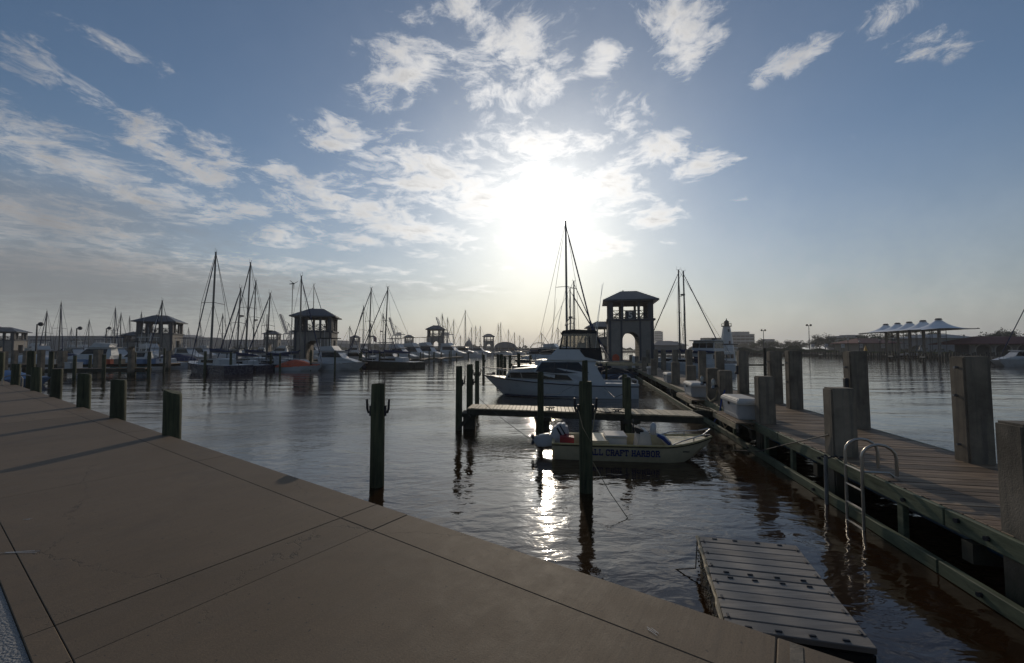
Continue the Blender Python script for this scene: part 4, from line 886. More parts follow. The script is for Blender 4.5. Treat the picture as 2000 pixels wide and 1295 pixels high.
# ============================================================ TOWERS
m, t = new_mat('tower_brick'); o = t.n('ShaderNodeTexCoord').outputs['Object']
sx = t.n('ShaderNodeSeparateXYZ', {0: o}).outputs
uv = t.n('ShaderNodeCombineXYZ', {0: t.m('ADD', sx[0], sx[1]), 1: sx[2]}).outputs[0]
bt = t.n('ShaderNodeTexBrick', {'Vector': uv, 'Color1': (.42, .38, .33, 1), 'Color2': (.34, .31, .28, 1), 'Mortar': (.10, .095, .09, 1), 'Scale': 1.0, 'Mortar Size': .035, 'Brick Width': .55, 'Row Height': .2})
finish(t, bt.outputs[0], .9, 0, bt.outputs[1], .6, -.02, .2)
def tower(loc, label, rz=0.0, sc=1.0, D=None):
    t = thing('harbor_tower', label, 'tower', loc, rz, 'square lookout towers of the harbor', sc=sc)
    W2 = 2.7; zb, z1, z2 = .0, 5.45, 7.85     # body base, belt, eave (local, base at deck level)
    aw, az = .98, 2.95                           # arch half width, spring height
    for sgn in (-1, 1):                          # front and back walls with arches
        y_ = sgn*(W2-.15)
        for side in (-1, 1): MB().box((side*(aw+(W2-aw)/2), y_, z1/2), (W2-aw, .3, z1)).build('wall_panel', 'stucco', t)
        arc = [(aw*math.cos(math.pi*k/12), az+aw*1.0*math.sin(math.pi*k/12)) for k in range(13)]
        mb = MB()
        for k in range(12):
            (xa, za), (xb, zb_) = arc[k], arc[k+1]
            mb.add([(xa, y_-.15, za), (xb, y_-.15, zb_), (xb, y_-.15, z1), (xa, y_-.15, z1), (xa, y_+.15, za), (xb, y_+.15, zb_), (xb, y_+.15, z1), (xa, y_+.15, z1)], [(0, 1, 2, 3), (7, 6, 5, 4), (0, 4, 5, 1), (2, 6, 7, 3)])
        mb.build('arch', 'stucco', t)
        for side in (-1, 1):
            MB().box((side*(aw+.13), sgn*(W2+.02), z1/2), (.22, .12, z1)).build('pilaster', 'trim_dark', t)
            MB().box((side*(W2-.17), sgn*(W2+.02), z1/2), (.36, .14, z1)).build('corner_pilaster', 'trim_dark', t)
            for zz in (1.1, 3.5): MB().box((side*(aw+.24+(W2-aw-.24-.35)/2), sgn*(W2+.01), zz), (W2-aw-.24-.37, .05, .06)).build('string_course', 'stucco', t)
        MB().box((0, sgn*(W2+.02), .25), (0.001+.0, .02, .02)).build('trim', 'trim_dark', t) if False else None
    for side in (-1, 1):
        for sg in (-1, 1): MB().box((side*(W2-.15), sg*(aw+(W2-.3-aw)/2), z1/2), (.3, W2-.3-aw, z1)).build('side_wall', 'tower_brick', t)
        MB().box((side*(W2-.15), 0, (az+1.1+z1)/2), (.3, aw*2, z1-az-1.1)).build('side_header', 'tower_brick', t)
        for sg in (-1, 1): MB().box((side*(aw+.06), 0, z1*.32), (.12, W2*2-.65, z1*.6)).build('passage_wall', 'tower_brick', t) if sg == 1 else None
    MB().box((0, 0, z1+.02), (W2*2-.1, W2*2-.1, .12)).build('upper_floor', 'stucco', t)
    for sgn in (-1, 1):
        MB().box((0, sgn*(W2+.05), z1), (W2*2+.42, .2, .26)).build('belt_course', 'trim_dark', t); MB().box((sgn*(W2+.05), 0, z1), (.2, W2*2-.1, .26)).build('belt_course', 'trim_dark', t)
    for sx_ in (-1, 1):
        for sy in (-1, 1): MB().box((sx_*(W2-.32), sy*(W2-.32), (z1+z2)/2+.05), (.62, .62, z2-z1-.1)).build('corner_post', 'trim_dark', t)
    for s_ in (-1, 1):
        for q_ in (-1, 1):
            MB().box((q_*.98, s_*(W2-.2), (z1+z2)/2+.05), (.30, .28, z2-z1-.1)).build('mullion_post', 'trim_dark', t)
            MB().box((s_*(W2-.2), q_*.98, (z1+z2)/2+.05), (.28, .30, z2-z1-.1)).build('mullion_post', 'trim_dark', t)
    MB().box((0, 0, z2-.1), (W2*2, W2*2, .34)).build('eave_beam', 'trim_dark', t)
    def rail(cx, w_, face):
        mb = MB(); z0, zt = z1+.22, z1+1.15; w_ /= 2
        for a, b in (((-w_, z0), (w_, z0)), ((-w_, zt), (w_, zt)), ((-w_, z0), (w_, zt)), ((w_, z0), (-w_, zt)), ((0, z0), (0, zt)), ((-w_, (z0+zt)/2), (w_, (z0+zt)/2))):
            if face[0] == 'y': mb.tube([(cx+a[0], face[1], a[1]), (cx+b[0], face[1], b[1])], .05, 4)
            else: mb.tube([(face[1], cx+a[0], a[1]), (face[1], cx+b[0], b[1])], .035, 4)
        mb.build('railing', 'dark_metal', t)
    for s_ in (-1, 1):
        for cx, w_ in ((-1.6, .95), (0, 1.6), (1.6, .95)): rail(cx, w_, ('y', s_*(W2-.2))); rail(cx, w_, ('x', s_*(W2-.2)))
    e, r_, zz = 3.32, 1.0, z2+.07
    mb = MB(); rg = [[(-e, -e, zz-.16), (e, -e, zz-.16), (e, e, zz-.16), (-e, e, zz-.16)], [(-e, -e, zz), (e, -e, zz), (e, e, zz), (-e, e, zz)], [(-r_, -.25, zz+1.4), (r_, -.25, zz+1.4), (r_, .25, zz+1.4), (-r_, .25, zz+1.4)]]
    mb.loft(rg); rf = mb.build('roof', 'roof_metal', t)
    mb = MB()
    for k in range(-8, 9):
        x = k*.4; f = max(0, min(1, (e-abs(x))/(e-r_)))
        for sgn in (-1, 1): mb.tube([(x, sgn*e, zz+.02), (x if abs(x) < r_ else x, sgn*(e+(.25-e)*f), zz+1.4*f+.02)], .025, 4)
    mb.build('standing_seams', 'roof_metal', rf)
    MB().box((-.7, 0, zz+1.45), (.16, .2, .18)).build('vent', 'dark_metal', rf)
    return t
T5 = tower((15.15, 53, DZ), 'square two storey tower with a numeral 5 panel at the end of the plank dock', -.20)
sg = MB().box((.0, -2.78, 6.0), (1.32, .06, 1.05)).build('number_panel', 'dark_metal', T5, bevel=.02)
M_ = Matrix.Translation((-.30, -2.84, 5.62)) @ Matrix.Rotation(R(90), 4, 'X')
text_mesh('5', 1.1, 'lid_white', sg, 'numeral', M_, .03, .01)
os_ = MB().prism([(-2.25, .25), (-1.4, .25), (-1.4, .85), (-1.55, 1.12), (-1.82, 1.22), (-2.1, 1.12), (-2.25, .85)], .05, y0=-2.84).build('notice_board', 'orange', T5)
MB().box((0, 0, .25), (5.4, 6.6, .3)).build('base_floor', 'stucco', T5)
TW = [(1174, 628, 78, 'dark tower with the same hipped roof half hidden behind the numbered tower'), (618.5, 603, 62, 'large square tower behind the red covered boat left of the crane'), (313, 616, 84, 'square tower behind the marina left of the tallest sailboat'),
      (266, 648, 120, 'small tower with a low roof just left of the bigger left tower'), (8, 639, 100, 'tower cut by the left edge of the photo'), (532, 646, 175, 'small tower between the wind generator mast and the cranes'), (694, 655, 250, 'tiny tower between the flag and the white cabin cruiser'),
      (851.5, 635.5, 128, 'middle sized tower in front of the right crane'), (799, 654, 240, 'small tower left of the one by the right crane'), (954.5, 652, 215, 'small distant tower with an open arch beside the barrel roofed hall')]
for px, top, D, lb in TW:
    w_ = {618.5: 80, 313: 68, 851.5: 38, 954.5: 25, 799: 20, 532: 30, 694: 20, 266: 40, 8: 56, 1174: 62}[px]
    sc = w_*D/800/6.64; zt = 2.64+(681-top)*D/800; z0 = zt-9.32*sc
    x = (px-1000)/800*D; 
    t = copy_tree(T5); t.location = (x, D, max(.25, z0)); t.scale = (sc, sc, (zt-max(.25, z0))/9.32); t.rotation_euler = (0, 0, math.atan2(-x, D)*.55); t['label'] = lb
    for ch in [c for c in COL.objects if c.parent == t and c.name.split('.')[0] in ('number_panel', 'notice_board')]:
        for g in [c for c in COL.objects if c.parent == ch]: bpy.data.objects.remove(g)
        bpy.data.objects.remove(ch)
# ============================================================ LAND
def land(name, pts, z, mt, depth=1.5):
    mb = MB(); n = len(pts); vs = [(x, y, z) for x, y in pts]+[(x, y, z-depth) for x, y in pts]
    mb.add(vs, [tuple(range(n)), tuple(range(2*n-1, n-1, -1))]+[(i, i+n, (i+1) % n+n, (i+1) % n) for i in range(n)])
    return kind(mb.build(name, mt), 'structure')
def W0(px, D): return ((px-1000)/800*D, D)
land('far_shore', [(-1850, 1300), (-1850, 420), (-420, 330), (-100, 330), (10, 330), (60, 300), (150, 260), (190, 1300)], .9, 'soil')
land('right_bank', [W0(1448, 190), W0(1600, 150), W0(1720, 128), W0(1860, 110), W0(2010, 100), W0(2500, 90), (1850, 90), (1850, 1300), (190, 1300), (150, 300), (100, 230)], 1.15, 'grass')
sw = [W0(1448, 189.6), W0(1600, 149.6), W0(1720, 127.6), W0(1860, 109.6), W0(2010, 99.6), W0(2500, 89.6)]
mb = MB()
for (x0, y0), (x1, y1) in zip(sw, sw[1:]):
    c = Vector(((x0+x1)/2, (y0+y1)/2, .6)); mb.box(c, (math.hypot(x1-x0, y1-y0), .5, 1.4), math.atan2(y1-y0, x1-x0))
tag(mb.build('sea_wall', 'post_concrete'), 'low grey sea wall along the grassy right bank', 'wall')
# grass tufts on the right bank edge
random.seed(21); mb = MB()
for k in range(3500):
    f = random.random()*4.2; i = int(f); f -= i; (x0, y0), (x1, y1) = sw[i], sw[min(i+1, 5)]
    x, y = x0+(x1-x0)*f+random.uniform(1, 5), y0+(y1-y0)*f+random.uniform(1, 14); h = random.uniform(.25, .75); w_ = random.uniform(.15, .5); a = random.uniform(0, 3.14)
    mb.add([(x-w_*math.cos(a), y-w_*math.sin(a), 1.1), (x+w_*math.cos(a), y+w_*math.sin(a), 1.1), (x+random.uniform(-.2, .2), y, 1.1+h)], [(0, 1, 2)])
kind(mb.build('bank_grass', 'grass'), 'stuff')
# ============================================================ TREES
def tree_mesh(seed, w_, h, nleaf=1500, leaf='leaf', ls=.30, trunk=.28):
    rnd = random.Random(seed); tr = MB(); cr = MB()
    limbs = []; th = h*trunk
    tr.tube([(0, 0, -.3), (0.05, 0, th*.5), (0, .05, th)], [.06*h*.6, .04*h*.6, .035*h*.6], 8)
    for k in range(9):
        a = k*.7+rnd.random(); rr = w_*rnd.uniform(.2, .42); e = Vector((rr*math.cos(a), rr*math.sin(a), h*rnd.uniform(.5, .88)))
        m_ = Vector((rr*.4*math.cos(a), rr*.4*math.sin(a), th+(e.z-th)*.45)); tr.tube([(0, 0, th*.9), m_, e], [.03*h*.5, .02*h*.5, .008*h], 5); limbs.append(e); limbs.append((m_+e)/2)
        for j in range(2):
            e2 = e+Vector((rnd.uniform(-1, 1)*w_*.14, rnd.uniform(-1, 1)*w_*.14, rnd.uniform(-.02, .14)*h)); tr.tube([m_.lerp(e, .6), e2], [.01*h, .004*h], 4); limbs.append(e2)
    cl = [(l, rnd.uniform(.09, .19)*w_) for l in limbs]
    for _ in range(nleaf):
        c, r_ = rnd.choice(cl); v = Vector((rnd.gauss(0, 1), rnd.gauss(0, 1), rnd.gauss(0, .75))); v = v.normalized()*r_*rnd.random()**.4
        p = c+v; s_ = ls*rnd.uniform(.5, 1.3); a = Vector((rnd.gauss(0, 1), rnd.gauss(0, 1), rnd.gauss(0, 1))).normalized(); b = a.orthogonal().normalized()
        cr.add([p-a*s_, p+b*s_*.55, p+a*s_, p-b*s_*.55], [(0, 1, 2, 3)])
    return tr.mesh('trunk', 'bark'), cr.mesh('crown', leaf)
kinds = [tree_mesh(1, 9, 6.5, 1700), tree_mesh(2, 12, 7, 2200), tree_mesh(3, 8, 8, 1500), tree_mesh(4, 10, 7.5, 420, 'leaf_bare', .28)]
def tree(px, D, w_, h, k, label, z=1.1):
    tm, cm = kinds[k]; bw, bh = ((9, 6.5), (12, 7), (8, 8), (10, 7.5))[k]
    t = thing('tree', label, 'tree', (*W0(px, D), z), random.uniform(0, 6.28), 'trees on the far right shore'); t.scale = (w_/bw, w_/bw, h/bh)
    link('trunk', tm, t); link('crown', cm, t)
random.seed(5)
TS = [(1478, 230, 9, 5.0, 0), (1500, 240, 12, 6.4, 1), (1527, 250, 11, 5.6, 1), (1548, 250, 10, 6.4, 2), (1560, 240, 10, 5.3, 0), (1585, 230, 9, 4.8, 3), (1600, 215, 12, 8.4, 1), (1612, 210, 10, 7.5, 2), (1630, 215, 9, 5.5, 0), (1648, 220, 9, 5.3, 3),
      (1662, 200, 11, 6.5, 1), (1680, 190, 12, 7.7, 1), (1697, 190, 9, 7.5, 2), (1712, 185, 10, 7.8, 3), (1735, 190, 10, 8.2, 1), (1756, 185, 10, 8.5, 2), (1778, 175, 11, 8.3, 3), (1800, 170, 12, 7.7, 1), (1818, 170, 10, 7.2, 0), (1873, 160, 9, 5.7, 1),
      (1890, 165, 8, 5.8, 2), (1925, 165, 9, 7.2, 0), (1943, 160, 7, 8.0, 3), (1962, 150, 8, 7.6, 2), (1985, 150, 10, 7.8, 1), (1425, 330, 10, 5.0, 0), (1445, 260, 10, 4.2, 1), (1462, 300, 12, 5.2, 1), (1380, 340, 12, 6, 1)]
nm = ['dense rounded dark green tree', 'broad spreading oak tree', 'upright bushy tree', 'sparse nearly leafless tree']
for i, (px, D, w_, h, k) in enumerate(TS):
    where = 'right of the lighthouse' if px < 1500 else 'between the two tall lamp poles' if px < 1580 else 'left of the flat topped building' if px < 1640 else 'by the flat topped building' if px < 1700 else 'behind the peaked white canopy' if px < 1870 else 'behind the red roofed pavilion'
    tree(px, D, w_, h, k, nm[k]+' '+where+', number %s from the left' % (['one', 'two', 'three', 'four', 'five', 'six', 'seven', 'eight', 'nine', 'ten', 'eleven', 'twelve', 'thirteen', 'fourteen', 'fifteen', 'sixteen', 'seventeen', 'eighteen', 'nineteen', 'twenty', 'twenty one', 'twenty two', 'twenty three', 'twenty four', 'twenty five', 'twenty six', 'twenty seven', 'twenty eight', 'twenty nine'][sorted(range(len(TS)), key=lambda j: TS[j][0]).index(i)]))
# low distant tree line along the far shore
mb = MB(); random.seed(8)
for k in range(9000):
    px = random.uniform(280, 1500) if random.random() < .5 else random.uniform(1260, 1500); D = random.uniform(380, 450)
    h = (2.0+1.6*math.sin(px*.07)+1.2*math.sin(px*.19+1)+.8*math.sin(px*.43))*random.random()**.6+.9; x, y = W0(px, D); s_ = random.uniform(.4, 1.1)
    a = random.uniform(0, 3.14); mb.add([(x-s_, y, h+.4), (x, y, h-.3*s_), (x+s_, y, h+.5), (x, y, h+s_+.3)], [(0, 1, 2, 3)])
for k in range(9000):
    px = random.uniform(1440, 2010); D = random.uniform(150, 215)
    h = (1.4+.6*math.sin(px*.05)+.6*math.sin(px*.13+1))*random.random()**.7+1.0; x, y = W0(px, D); s_ = random.uniform(.25, .6)
    mb.add([(x-s_, y, h+.2), (x, y, h-.3*s_), (x+s_, y, h+.25), (x, y, h+s_+.1)], [(0, 1, 2, 3)])
kind(mb.build('distant_bushes', 'leaf'), 'stuff')
# ============================================================ FAR BUILDINGS
def block(name, label, px0, px1, top, D, mt='building_grey', floors=0, depth=None, cat='building', base=.5, roofstep=None, hz=False):
    x0, x1 = (px0-1000)/800*D, (px1-1000)/800*D; zt = 2.64+(681-top)/800*D; dp = depth or (x1-x0)*.5
    t = thing(name, label, cat, ((x0+x1)/2, D+dp/2, base)); w_ = x1-x0; h = zt-base
    if not floors:
        MB().box((0, 0, h/2), (w_, dp, h)).build('wall', mt, t)
    else:
        fh = h/floors; MB().box((0, 0, h/2), (w_-.8, dp-.8, h-.1)).build('wall', 'dark_window', t)
        for i in range(floors+1): MB().box((0, 0, min(max(i*fh, .5), h-.4)), (w_, dp, fh*.48 if i else 1.2)).build('floor_band', mt, t)
        n = max(4, int(w_/4)); mb = MB()
        for k in range(n+1): mb.box((-w_/2+.2+(w_-.4)*k/n, -dp/2+.28, h/2), (.35, .3, h))
        kind(mb.build('facade_pier', mt, t), 'stuff')
    if roofstep:
        a, b, tp = roofstep; xa, xb = (a-1000)/800*D-(x0+x1)/2, (b-1000)/800*D-(x0+x1)/2; hh = 2.64+(681-tp)/800*D-base-h
        MB().box(((xa+xb)/2, 0, h+hh/2), (xb-xa, dp*.7, hh)).build('roof_storey', mt, t)
    return t
block('office_building', 'wide pale office building with stacked balconies right of the lighthouse', 1429, 1474, 653, 420, floors=5, roofstep=(1436, 1466, 647.5))
block('office_building', 'flat topped building with banded floors among the trees', 1636, 1690, 657, 300, floors=4, roofstep=(1658, 1681, 654))
block('office_building', 'low flat grey building between the tall lamp poles', 1493, 1513, 664, 380, floors=2)
block('tower_block', 'hazy narrow tower block right of the numbered tower', 1279, 1295, 648, 700, floors=7, depth=14, roofstep=(1283, 1292, 646))
block('low_building', 'low flat building left of the lighthouse', 1376, 1412, 664, 330, 'building_tan', floors=1, roofstep=(1378, 1402, 660.5))
block('distant_block', 'small hazy block at the foot of the narrow tower block', 1294, 1325, 668, 420, floors=2)
def hip(name, label, px0, px1, eave, top, D, dp, wallm, roofm, base=1.1, over=1.0, cat='building', ridge=.4):
    x0, x1 = (px0-1000)/800*D, (px1-1000)/800*D; ze, zr = 2.64+(681-eave)/800*D, 2.64+(681-top)/800*D
    t = thing(name, label, cat, ((x0+x1)/2, D+dp/2, base)); w_ = x1-x0; ze -= base; zr -= base
    MB().box((0, 0, ze/2), (w_-over*2, dp-over*2, ze)).build('wall', wallm, t)
    r_ = max(w_/2-dp/2*1.0, w_*ridge/2)
    MB().loft([[(-w_/2, -dp/2, ze-.15), (w_/2, -dp/2, ze-.15), (w_/2, dp/2, ze-.15), (-w_/2, dp/2, ze-.15)], [(-w_/2, -dp/2, ze), (w_/2, -dp/2, ze), (w_/2, dp/2, ze), (-w_/2, dp/2, ze)], [(-r_, -.2, zr), (r_, -.2, zr), (r_, .2, zr), (-r_, .2, zr)]]).build('roof', roofm, t)
    return t, w_, dp, ze
t, w_, dp, ze = hip('hip_roofed_hall', 'long dark hip roofed building behind the canopy and the globe lamp', 1812, 1925, 660, 651, 150, 16, 'building_grey', 'roof_metal')
t, w_, dp, ze = hip('low_hall', 'low grey hip roofed shed behind the masts right of the numbered tower', 1275, 1345, 674, 665, 170, 14, 'building_grey', 'warehouse', base=.4)
t, w_, dp, ze = hip('red_roofed_pavilion', 'low red roofed pavilion on the bank left of the peaked canopy', 1676, 1768, 670, 660, 135, 12, 'building_tan', 'roof_red')
for k in range(7): MB().box((-w_/2+1.6+k*(w_-3.2)/6, -dp/2+.3, ze/2), (.35, .35, ze)).build('column', 'building_tan', t)
# arched pavilion with red roof at the right edge
D = 98; t = thing('arched_pavilion', 'long red roofed pavilion with pale arches at the right edge of the photo', 'pavilion', (*W0(1960, D), 1.1))
for k, x in enumerate((-7.2, -2.6, 2.6, 7.4)):
    arcx, ah, sp_ = 1.75, 2.7, 1.3
    pts = [(arcx*math.cos(math.pi*j/12), sp_+1.3*math.sin(math.pi*j/12)) for j in range(13)]; mb = MB()
    for j in range(12):
        (xa, za), (xb, zb) = pts[j], pts[j+1]; mb.add([(x+xa, -2, za), (x+xb, -2, zb), (x+xb, -2, 3.0), (x+xa, -2, 3.0), (x+xa, -1.6, za), (x+xb, -1.6, zb), (x+xb, -1.6, 3.0), (x+xa, -1.6, 3.0)], [(0, 1, 2, 3), (7, 6, 5, 4), (0, 4, 5, 1), (2, 6, 7, 3)])
    mb.build('arch', 'stucco', t)
    mb = MB(); mb.tube([(x+1.12*a, -2.05, 1.0*b+.0) for a, b in [(1.75, 0)]+pts+[(-1.75, 0)]], .14, 6); mb.build('arch_rim', 'brick_pale', t)
for x in (-9.6, -4.9, 0, 5.0, 9.9): MB().box((x, -1.8, 1.5), (1.0 if x else 1.6, .5, 3.0)).build('pier', 'stucco', t)
MB().box((0, 2.0, 1.5), (19, .3, 3)).build('rear_wall', 'trim_dark', t)
MB().loft([[(-13, -4, 2.55), (12, -4, 2.55), (12, 5, 2.55), (-13, 5, 2.55)], [(-13, -4, 2.7), (12, -4, 2.7), (12, 5, 2.7), (-13, 5, 2.7)], [(-6, .2, 4.5), (11, .2, 4.5), (11, .8, 4.5), (-6, .8, 4.5)]]).build('roof', 'roof_red', t)
# long warehouses on the left horizon
block('warehouse', 'long low grey warehouse on the left horizon', 30, 330, 656, 330, 'warehouse', depth=60).location.z = .5
for px0, px1, tp, lb in ((345, 640, 663.5, 'very long low warehouse behind the tall sailboats'), (640, 800, 671, 'low hazy shed line left of the middle crane'), (800, 960, 676, 'thin low shed line on the centre horizon')):
    block('warehouse', lb, px0, px1, tp, 460, 'warehouse', depth=60)
t = thing('pitched_warehouse', 'pale pitched roof warehouse on the left horizon', 'warehouse', (*W0(235, 320), .5))
MB().prism([(-30, 0), (40, 0), (40, 4.5+7), (28, 14), (-30, 6)], 40).build('shell', 'warehouse', t)
# barrel roofed hall, arched frame
D = 235; t = thing('barrel_roofed_hall', 'dark hall with a rounded barrel roof on the centre horizon', 'hall', (*W0(987, D), .6))
w2 = 22/800*D; MB().prism([(-w2, 0), (w2, 0), (w2, 2.6)]+[(w2*math.cos(math.pi*k/12), 2.6+3.4*math.sin(math.pi*k/12)) for k in range(1, 12)]+[(-w2, 2.6)], 14).build('shell', 'warehouse', t)
MB().box((0, -.06, 1.6), (w2*1.7, .1, 1.9)).build('doorway', 'dark_window', t)
D = 180; t = thing('arched_truss', 'thin arched truss frame beyond the dark boom cover', 'frame', (*W0(1053, D), .6))
w2 = 17/800*D; pts = [(w2*math.cos(math.pi*k/12), 0, 2.2+2.6*math.sin(math.pi*k/12)) for k in range(13)]
MB().tube(pts, .12, 5).build('arch', 'trim_dark', t); MB().tube([(a, b, c-.5) for a, b, c in pts], .08, 5).build('lower_arch', 'trim_dark', t)
MB().box((0, 0, 1.6), (2*w2, 3, 1.6)).build('base', 'trim_dark', t)
D = 300; t = thing('domed_church', 'small hazy dome and spire on the centre horizon', 'dome', (*W0(916, D), .6))
MB().tube([(0, 0, 0), (0, 0, 5), (0, 0, 7), (0, 0, 8.5), (0, 0, 11)], [2.6, 2.6, 1.8, .6, .1], 10).build('dome', 'building_grey', t)
# ============================================================ CRANES
def crane():
    t = thing('gantry_crane', 'pale harbor gantry crane with raised boom, left of the large square tower', 'crane', (0, 0, 0), 0, 'container cranes at the port')
    H = 27; r_ = 1.05
    for sx_ in (-8, 8):
        mb = MB()
        for sy in (-9, 9): mb.tube([(sx_, sy, 0), (sx_, sy, H)], r_, 4)
        mb.tube([(sx_, -9, 9), (sx_, 9, 9)], r_, 4).tube([(sx_, -9, H), (sx_, 9, H)], r_, 4).tube([(sx_, -9, 9), (sx_, 9, H)], .5, 4); mb.build('portal_frame', 'crane_paint', t)
    mb = MB()
    for sy in (-9, 9): mb.tube([(-8, sy, 9), (8, sy, 9)], r_, 4).tube([(-8, sy, H), (8, sy, H)], r_, 4).tube([(-8, sy, 9), (8, sy, H)], .5, 4)
    mb.build('cross_beam', 'crane_paint', t)
    MB().box((6, 0, H+3), (13, 6, 5)).build('machinery_house', 'crane_paint', t)
    MB().box((10, -2, H+1.2), (28, 1.2, 1.6)).box((10, 2, H+1.2), (28, 1.2, 1.6)).build('rear_girder', 'crane_paint', t)
    mb = MB(); a = Vector((-8, 0, H+1)); b = Vector((-24, 0, H+33)); dn_ = Vector((.9, 0, .45))
    for s_ in (-2, 2):
        mb.tube([a+Vector((0, s_, 0)), b+Vector((0, s_, 0))], 1.0, 4).tube([a+Vector((4.2, s_, 1)), b+Vector((4.5, s_, -.5))], .5, 4)
    for k in range(7):
        p = a.lerp(b, k/6); q_ = p+Vector((4.3, 0, .3)); mb.tube([p+Vector((0, -2, 0)), q_+Vector((0, -2, 0))], .4, 4).tube([p+Vector((0, -2, 0)), p+Vector((0, 2, 0))], .4, 4)
        if k < 6: mb.tube([q_+Vector((0, -2, 0)), a.lerp(b, (k+1)/6)+Vector((0, -2, 0))], .3, 4)
    mb.build('raised_boom', 'crane_paint', t)
    mb = MB(); ap = Vector((-4, 0, H+18)); mb.tube([(-8, 0, H+1), ap], .6, 4).tube([(4, 0, H+3), ap], .6, 4).tube([ap, a.lerp(b, .75)], .35, 4).tube([ap, (22, 0, H+2)], .3, 4); mb.build('apex_frame', 'crane_paint', t)
    return t
C1 = crane(); C1.location = (*W0(566, 640), .6); C1.rotation_euler = (0, 0, -.1); C1.scale = (.72, .72, .93)
for px, D, sc, rz, lb in ((775, 680, .80, -.2, 'pale gantry crane with raised boom right of the middle masts and flag'), (868, 660, .78, -.1, 'pale gantry crane with raised boom partly behind the middle tower'), (596, 700, .60, .2, 'second gantry crane close behind the large square tower')):
    c = copy_tree(C1); c.location = (*W0(px, D), .6); c.scale = (sc*.75, sc*.75, sc*1.12); c.rotation_euler = (0, 0, rz); c['label'] = lb
for px, top, D, lb in ((193, 647, 400, 'thin slanted derrick left of the leftmost big sailboat'), (378, 655, 420, 'thin slanted jib crane behind the tallest sailboat')):
    t = thing('derrick', lb, 'crane', (*W0(px, D), .6)); z = 2.64+(681-top)/800*D
    MB().tube([(0, 0, 0), (8, 0, z)], [.5, .25], 4).build('jib', 'crane_paint', t); MB().box((0, 0, 1.5), (5, 3, 3)).build('cab', 'crane_paint', t)
# ============================================================ LIGHTHOUSE
D = 140; t = thing('lighthouse', 'white tapered lighthouse with a dark lantern room and gallery', 'lighthouse', (*W0(1419.5, D), .8))
hz_ = 2.64+(681-638)/800*D-.8
MB().loft([[(r_*math.cos(math.pi*k/4+.39), r_*math.sin(math.pi*k/4+.39), z) for k in range(8)] for r_, z in ((2.5, 0), (2.35, 1), (1.15, hz_))]).build('tower', 'white_paint', t)
MB().tube([(0, 0, hz_), (0, 0, hz_+.25)], 1.6, 12).build('gallery', 'dark_metal', t)
mb = MB(); n = 12
for k in range(n):
    a, b = 2*math.pi*k/n, 2*math.pi*(k+1)/n; mb.tube([(1.55*math.cos(a), 1.55*math.sin(a), hz_+.2), (1.55*math.cos(a), 1.55*math.sin(a), hz_+1.1)], .05, 4).tube([(1.55*math.cos(a), 1.55*math.sin(a), hz_+1.1), (1.55*math.cos(b), 1.55*math.sin(b), hz_+1.1)], .05, 4)
mb.build('gallery_rail', 'dark_metal', t)
MB().tube([(0, 0, hz_+.25), (0, 0, hz_+1.5)], .75, 8).build('lantern_room', 'dark_window', t)
MB().tube([(0, 0, hz_+1.5), (0, 0, hz_+1.6), (0, 0, hz_+2.2), (0, 0, hz_+2.9)], [1.0, 1.0, .25, .05], 8).build('cupola', 'dark_metal', t)
for z in (4, 8): MB().box((0, -(2.35-1.2*z/hz_)-.02, z), (.5, .2, .9)).build('window', 'trim_dark', t)
# ============================================================ PEAKED CANOPY
px_pk = [(1731, 631, 122), (1754, 628, 117), (1777, 626, 112), (1804, 622, 106), (1834.5, 620, 100)]
t = thing('peaked_canopy', 'long white tensile canopy with five rounded peaks on pale columns', 'canopy', (104.5, 111, 1.1))
ax = Vector((100/800*834.5-122/800*731, -22, 0)); pk = [Vector(((px-1000)/800*D, D, 0)) for px, tp, D in px_pk]
NX, NY = 34, 70; vs = []; a_ = (pk[-1]-pk[0]); la = a_.length; a_ = a_.normalized(); b_ = Vector((-a_.y, a_.x, 0)); b_ = b_ if b_.x > 0 else -b_
for j in range(NY+1):
    s_ = -3.2+(la+6.0)*j/NY; e_ = max(0, -s_-0)/3.2; e2 = max(0, s_-la)/2.8; ed = max(e_, e2)
    for i in range(NX+1):
        v = (i/NX*2-1); hwid = 7.0*(1-.25*ed**1.5)-.8*abs(math.sin(math.pi*s_/5.6))*(0 if ed else 1); p = pk[0]+a_*s_+b_*(v*hwid+.4)
        z = 6.05+.5*abs(v)**3*(.35 if v > 0 else -.25)
        for q_ in pk:
            rr = math.hypot((p-q_).dot(a_)*1.0, (p-q_).dot(b_)*.62); z += 3.3*math.exp(-rr/1.35)
        z = min(z, 8.75)+0*ed; vs.append((p.x-104.5, p.y-111, z))
fs = [(j*(NX+1)+i, j*(NX+1)+i+1, (j+1)*(NX+1)+i+1, (j+1)*(NX+1)+i) for j in range(NY) for i in range(NX)]
vs2 = [(x, y, z-.08) for x, y, z in vs]; n = len(vs); allf = fs+[tuple(i+n for i in f[::-1]) for f in fs]
MB().add(vs+vs2, allf).build('membrane', 'tent_white', t, smooth=True)
for sgn in (-1, 1):
    MB().tube([(vs[(j*(NX+1)+(0 if sgn < 0 else NX))]) for j in range(0, NY+1, 5)], .11, 5).build('edge_cable', 'trim_dark', t)
